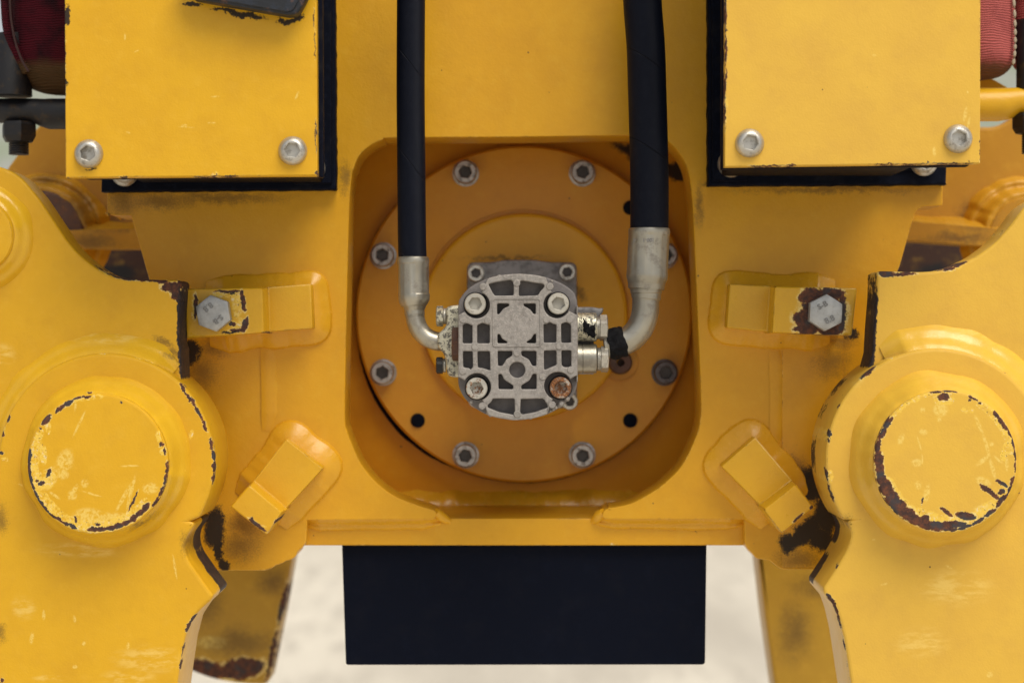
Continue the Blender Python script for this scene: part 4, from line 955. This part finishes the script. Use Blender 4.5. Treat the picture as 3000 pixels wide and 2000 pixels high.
backing('black rubber backing plate behind the right cover', [(2600, -1200), (2774, 480), (2772, 536), (2775, 541), (2765, 541)] + jag((2755, 541), (2085, 545), 34, 1.3, 4) + [(2074, 545)] + jag((2074, 540), (2073, -1200), 110, 1.2, 5),
    rnd([(2700, -1200), (2700, 500), (2190, 500), (2190, 530), (2086, 532), (2085, -1200)], 3), [(2142, 480), (2706, 476)])
bk = rnd([(520, -70), (567, -3, 6), (640, 10), (848, 46, 16), (873, 40, 14), (898, -5, 10), (915, -70)], 4, 5)
br = thing('bracket', 'black chipped steel bracket corner resting over the left cover', 'bracket', P(720, 0, -.085))
plate('bracket_plate', bk, [], -.0885, .0145, M['chip_black'], br, .0018)
plate('bracket_face', rnd([(560, -70), (590, -8, 6), (650, 3), (838, 36, 10), (858, 32, 10), (882, -10, 10), (896, -70)], 4, 5), [], -.0897, .003, M['chip_black'], br, .0008)

# ================================================================== flap under the frame
fp = thing('rubber_flap', 'flat black rectangular flap hanging under the frame', 'flap', P(1536, 1946, .137))
plate('flap_sheet', rnd([(1000, 1550), (2071, 1550), (2066, 1946, 10), (1013, 1947, 8)], 6), [], .132, .012, M['flap'], fp, .0014)

# ================================================================== rear legs
for lab, pts, bx in (('rear left yellow leg with a rusted foot behind the left arm', [(450, 1560), (866, 1560), (856, 1640), (826, 1810), (786, 2005, 20), (700, 2003, 40), (610, 1985, 40), (540, 1955), (450, 1940)], 660),
                     ('rear right yellow leg behind the right arm', [(2212, 1560), (2640, 1560), (2640, 2180), (2290, 2180), (2268, 2000), (2240, 1800)], 2420)):
    g = thing('support_arm', lab, 'leg', P(bx, 2000, .5), 'rear legs under the machine')
    plate('leg_plate', rnd(pts, 4), [], .45, .05, M['leg'], g, .004)

# ================================================================== structures behind, left and right
def rear(label, plate_pts, wc, wr, beam, pinmat, side):
    g = thing('rear_frame', label, 'frame', P(wc[0], 1200, .34), 'yellow rear frames beside the main frame')  # rear frame of the machine: plate, pin, beam and panel
    plate('rear_plate', rnd(plate_pts, 6), [], .32, .03, M['body'], g, .003)
    ax, az = W(wc[0], wc[1], .29); rc = wr[0] * S(.29)
    lathe('pin', [(rc, .04), (rc, .002), (rc - .002, 0)], (ax, .292, az), pinmat, g, 90, 25, False, True)
    fillet('weld_ring', circXZ(ax, az, rc - .0004), True, .32, (wr[1] - wr[0]) * S(.30), .027, M['weld_rear'], g, 50 + side, side=-1, K=14, wob=.15, bulge=.25, runs=.2)
    (xa, ya), (xb, yb), hgt = beam
    v = []
    for x, y in ((xa, ya), (xb, yb), (xb, yb + hgt), (xa, ya + hgt)): v.append(P(x, y, .288))
    v += [Vector((p.x, .321, p.z)) for p in v]
    mk('cross_beam', v, [(0, 1, 2, 3), (4, 7, 6, 5), (0, 4, 5, 1), (1, 5, 6, 2), (2, 6, 7, 3), (3, 7, 4, 0)], M['body'], g, 20)
    fillet('weld_bead', [W(xa, ya + 4, .32), W(xb, yb + 4, .32)], False, .32, .008, .030, M['weld_rear'], g, 60 + side, side=1, bulge=.2)
    x0, x1 = min(xa, xb), max(xa, xb)
    plate('grimy_shade_panel', [(x0, 500), (x1, 500), (x1, 1330), (x0, 1330)], [], .56, .02, M['grimy_shade'], g, .001)  # dark sheet added where the opening behind lies in shade
    return g
rear('orange yellow rear frame behind the left arm with a welded brown pin', [(20, 495), (112, 368, 20), (180, 330, 30), (880, 330), (880, 715), (20, 722)], (112, 692), (135, 195), ((80, 676), (860, 664), 56), M['rusty'], -1)
rear('orange yellow rear frame behind the right arm with a ribbed weld ring', [(2200, 372), (2912, 372, 30), (2945, 360, 30), (2985, 332, 20), (3180, 330), (3180, 735), (2200, 655)], (3015, 692), (118, 185), ((2210, 612), (3170, 690), 54), M['body'], 1)

# ================================================================== slings, bars and pins at the top corners
def capsule(name, xc, rx, ybot, Yc, depth, mat, parent):
    n, v, f = 40, [], []
    prof = [(-220, 1.0), (0, 1.0)]
    H = rx * .75
    rows = [(-220, 1.0)] + [(ybot - H + H * math.sin(t * math.pi / 2 / 10), math.cos(t * math.pi / 2 / 10) ** .7 if t < 10 else 0.02) for t in range(0, 11)]
    for y, k in rows:
        c = P(xc, y, Yc); rr = rx * S(Yc)
        for i in range(n):
            a = 2 * math.pi * i / n; v.append((c.x + rr * k * math.cos(a), c.y + depth * k * math.sin(a), c.z + .0015 * mnoise.noise((c.x + math.cos(a), y * .02, math.sin(a)))))
    for k in range(len(rows) - 1):
        for i in range(n): j = (i + 1) % n; f.append((k * n + i, k * n + j, (k + 1) * n + j, (k + 1) * n + i))
    f.append(tuple(range(n))); f.append(tuple((len(rows) - 1) * n + i for i in range(n)))
    return mk(name, v, f, mat, parent, 50)
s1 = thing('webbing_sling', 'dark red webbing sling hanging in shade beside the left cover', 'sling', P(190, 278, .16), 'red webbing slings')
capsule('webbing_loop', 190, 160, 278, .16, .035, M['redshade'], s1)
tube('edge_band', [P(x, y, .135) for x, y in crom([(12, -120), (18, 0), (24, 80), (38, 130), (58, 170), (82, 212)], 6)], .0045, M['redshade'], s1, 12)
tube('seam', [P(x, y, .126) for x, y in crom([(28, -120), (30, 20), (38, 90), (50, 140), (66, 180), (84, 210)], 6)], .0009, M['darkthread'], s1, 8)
s2 = thing('webbing_sling', 'pale red webbing sling with pale stitching beside the right cover', 'sling', P(2880, 232, .16), 'red webbing slings')
capsule('webbing_loop', 2868, 103, 233, .16, .030, M['red'], s2)
capsule('webbing_loop', 3022, 56, 213, .165, .022, M['red'], s2)
sts = crom([(2966, -60), (2970, 0), (2973, 60), (2974, 110), (2973, 150), (2968, 192)], 8)
for i in range(0, len(sts) - 3, 4):
    tube('stitch', [P(*sts[i], .140), P(*sts[i + 1], .1375), P(*sts[i + 2], .1375), P(*sts[min(i + 3, len(sts) - 1)], .140)], [.0007, .0013, .0013, .0007], M['thread'], s2, 8)
cb = thing('cross_bar', 'dark oily steel bar with a nut hanging under it at the left edge', 'bar', P(90, 380, .15))
tube('bar', [P(-180, 325, .15), P(100, 325, .15), P(125, 330, .15), P(145, 334, .15), P(260, 334, .15)], [.0100, .0100, .0112, .0124, .0124], M['darksteel'], cb, 32)
def hexnut_z(name, xc, ya, yb, rpx, Yc, mat, parent, rot=0.2):
    c = P(xc, ya, Yc); b = P(xc, yb, Yc); rr = rpx * S(Yc); hx = hexr(rr, rot); n = 36; v, f = [], []
    for z, k in ((c.z, .9), (c.z + (b.z - c.z) * .15, 1), (c.z + (b.z - c.z) * .72, 1), (b.z, .82)):
        for i in range(n): a = 2 * math.pi * i / n; v.append((c.x + hx(a) * k * math.cos(a), c.y + hx(a) * k * math.sin(a), z))
    for k in range(3):
        for i in range(n): j = (i + 1) % n; f.append((k * n + i, k * n + j, (k + 1) * n + j, (k + 1) * n + i))
    f.append(tuple(range(n))); f.append(tuple(3 * n + i for i in range(n)))
    return mk(name, v, f, mat, parent, 25)
def thread_z(name, xc, ya, yb, rpx, Yc, mat, parent, pitch=7):
    n = int((yb - ya) / pitch * 2); path = [P(xc, ya + (yb - ya) * i / n, Yc) for i in range(n + 1)]
    return tube(name, path, [rpx * S(Yc) * (1.0 if i % 2 else .9) for i in range(n + 1)], mat, parent, 28, 20)
hexnut_z('nut', 56, 358, 416, 46, .15, M['darksteel'], cb); thread_z('threaded_end', 55, 414, 453, 30, .15, M['darksteel'], cb)
tube('pin_sleeve', [P(36, 100, .145), P(36, 192, .145), P(36, 200, .145), P(36, 282, .145)], [.012, .0145, .0150, .0158], M['darksteel'], cb, 32)
yb = thing('guide_bar', 'round yellow bar with a dark nut under its end at the right edge', 'bar', P(2960, 355, .15))
tube('bar', [P(2700, 307, .15), P(2925, 307, .15), P(2950, 304, .15), P(2980, 297, .15), P(3180, 296, .15)], [.0134, .0134, .0128, .0110, .0108], M['yellow_bar'], yb, 40)
hexnut_z('nut', 3020, 333, 392, 48, .15, M['darksteel'], yb, .1); thread_z('threaded_end', 3022, 390, 450, 29, .15, M['darksteel'], yb)
tube('pin', [P(3012, 60, .15), P(3012, 262, .15)], .0094, M['darksteel'], yb, 28)
plate('end_plate', rnd([(2700, 226), (2906, 229, 10), (2955, 257, 6), (2955, 290), (2700, 290)], 3), [], .20, .02, M['yellow_bar'], yb, .002)
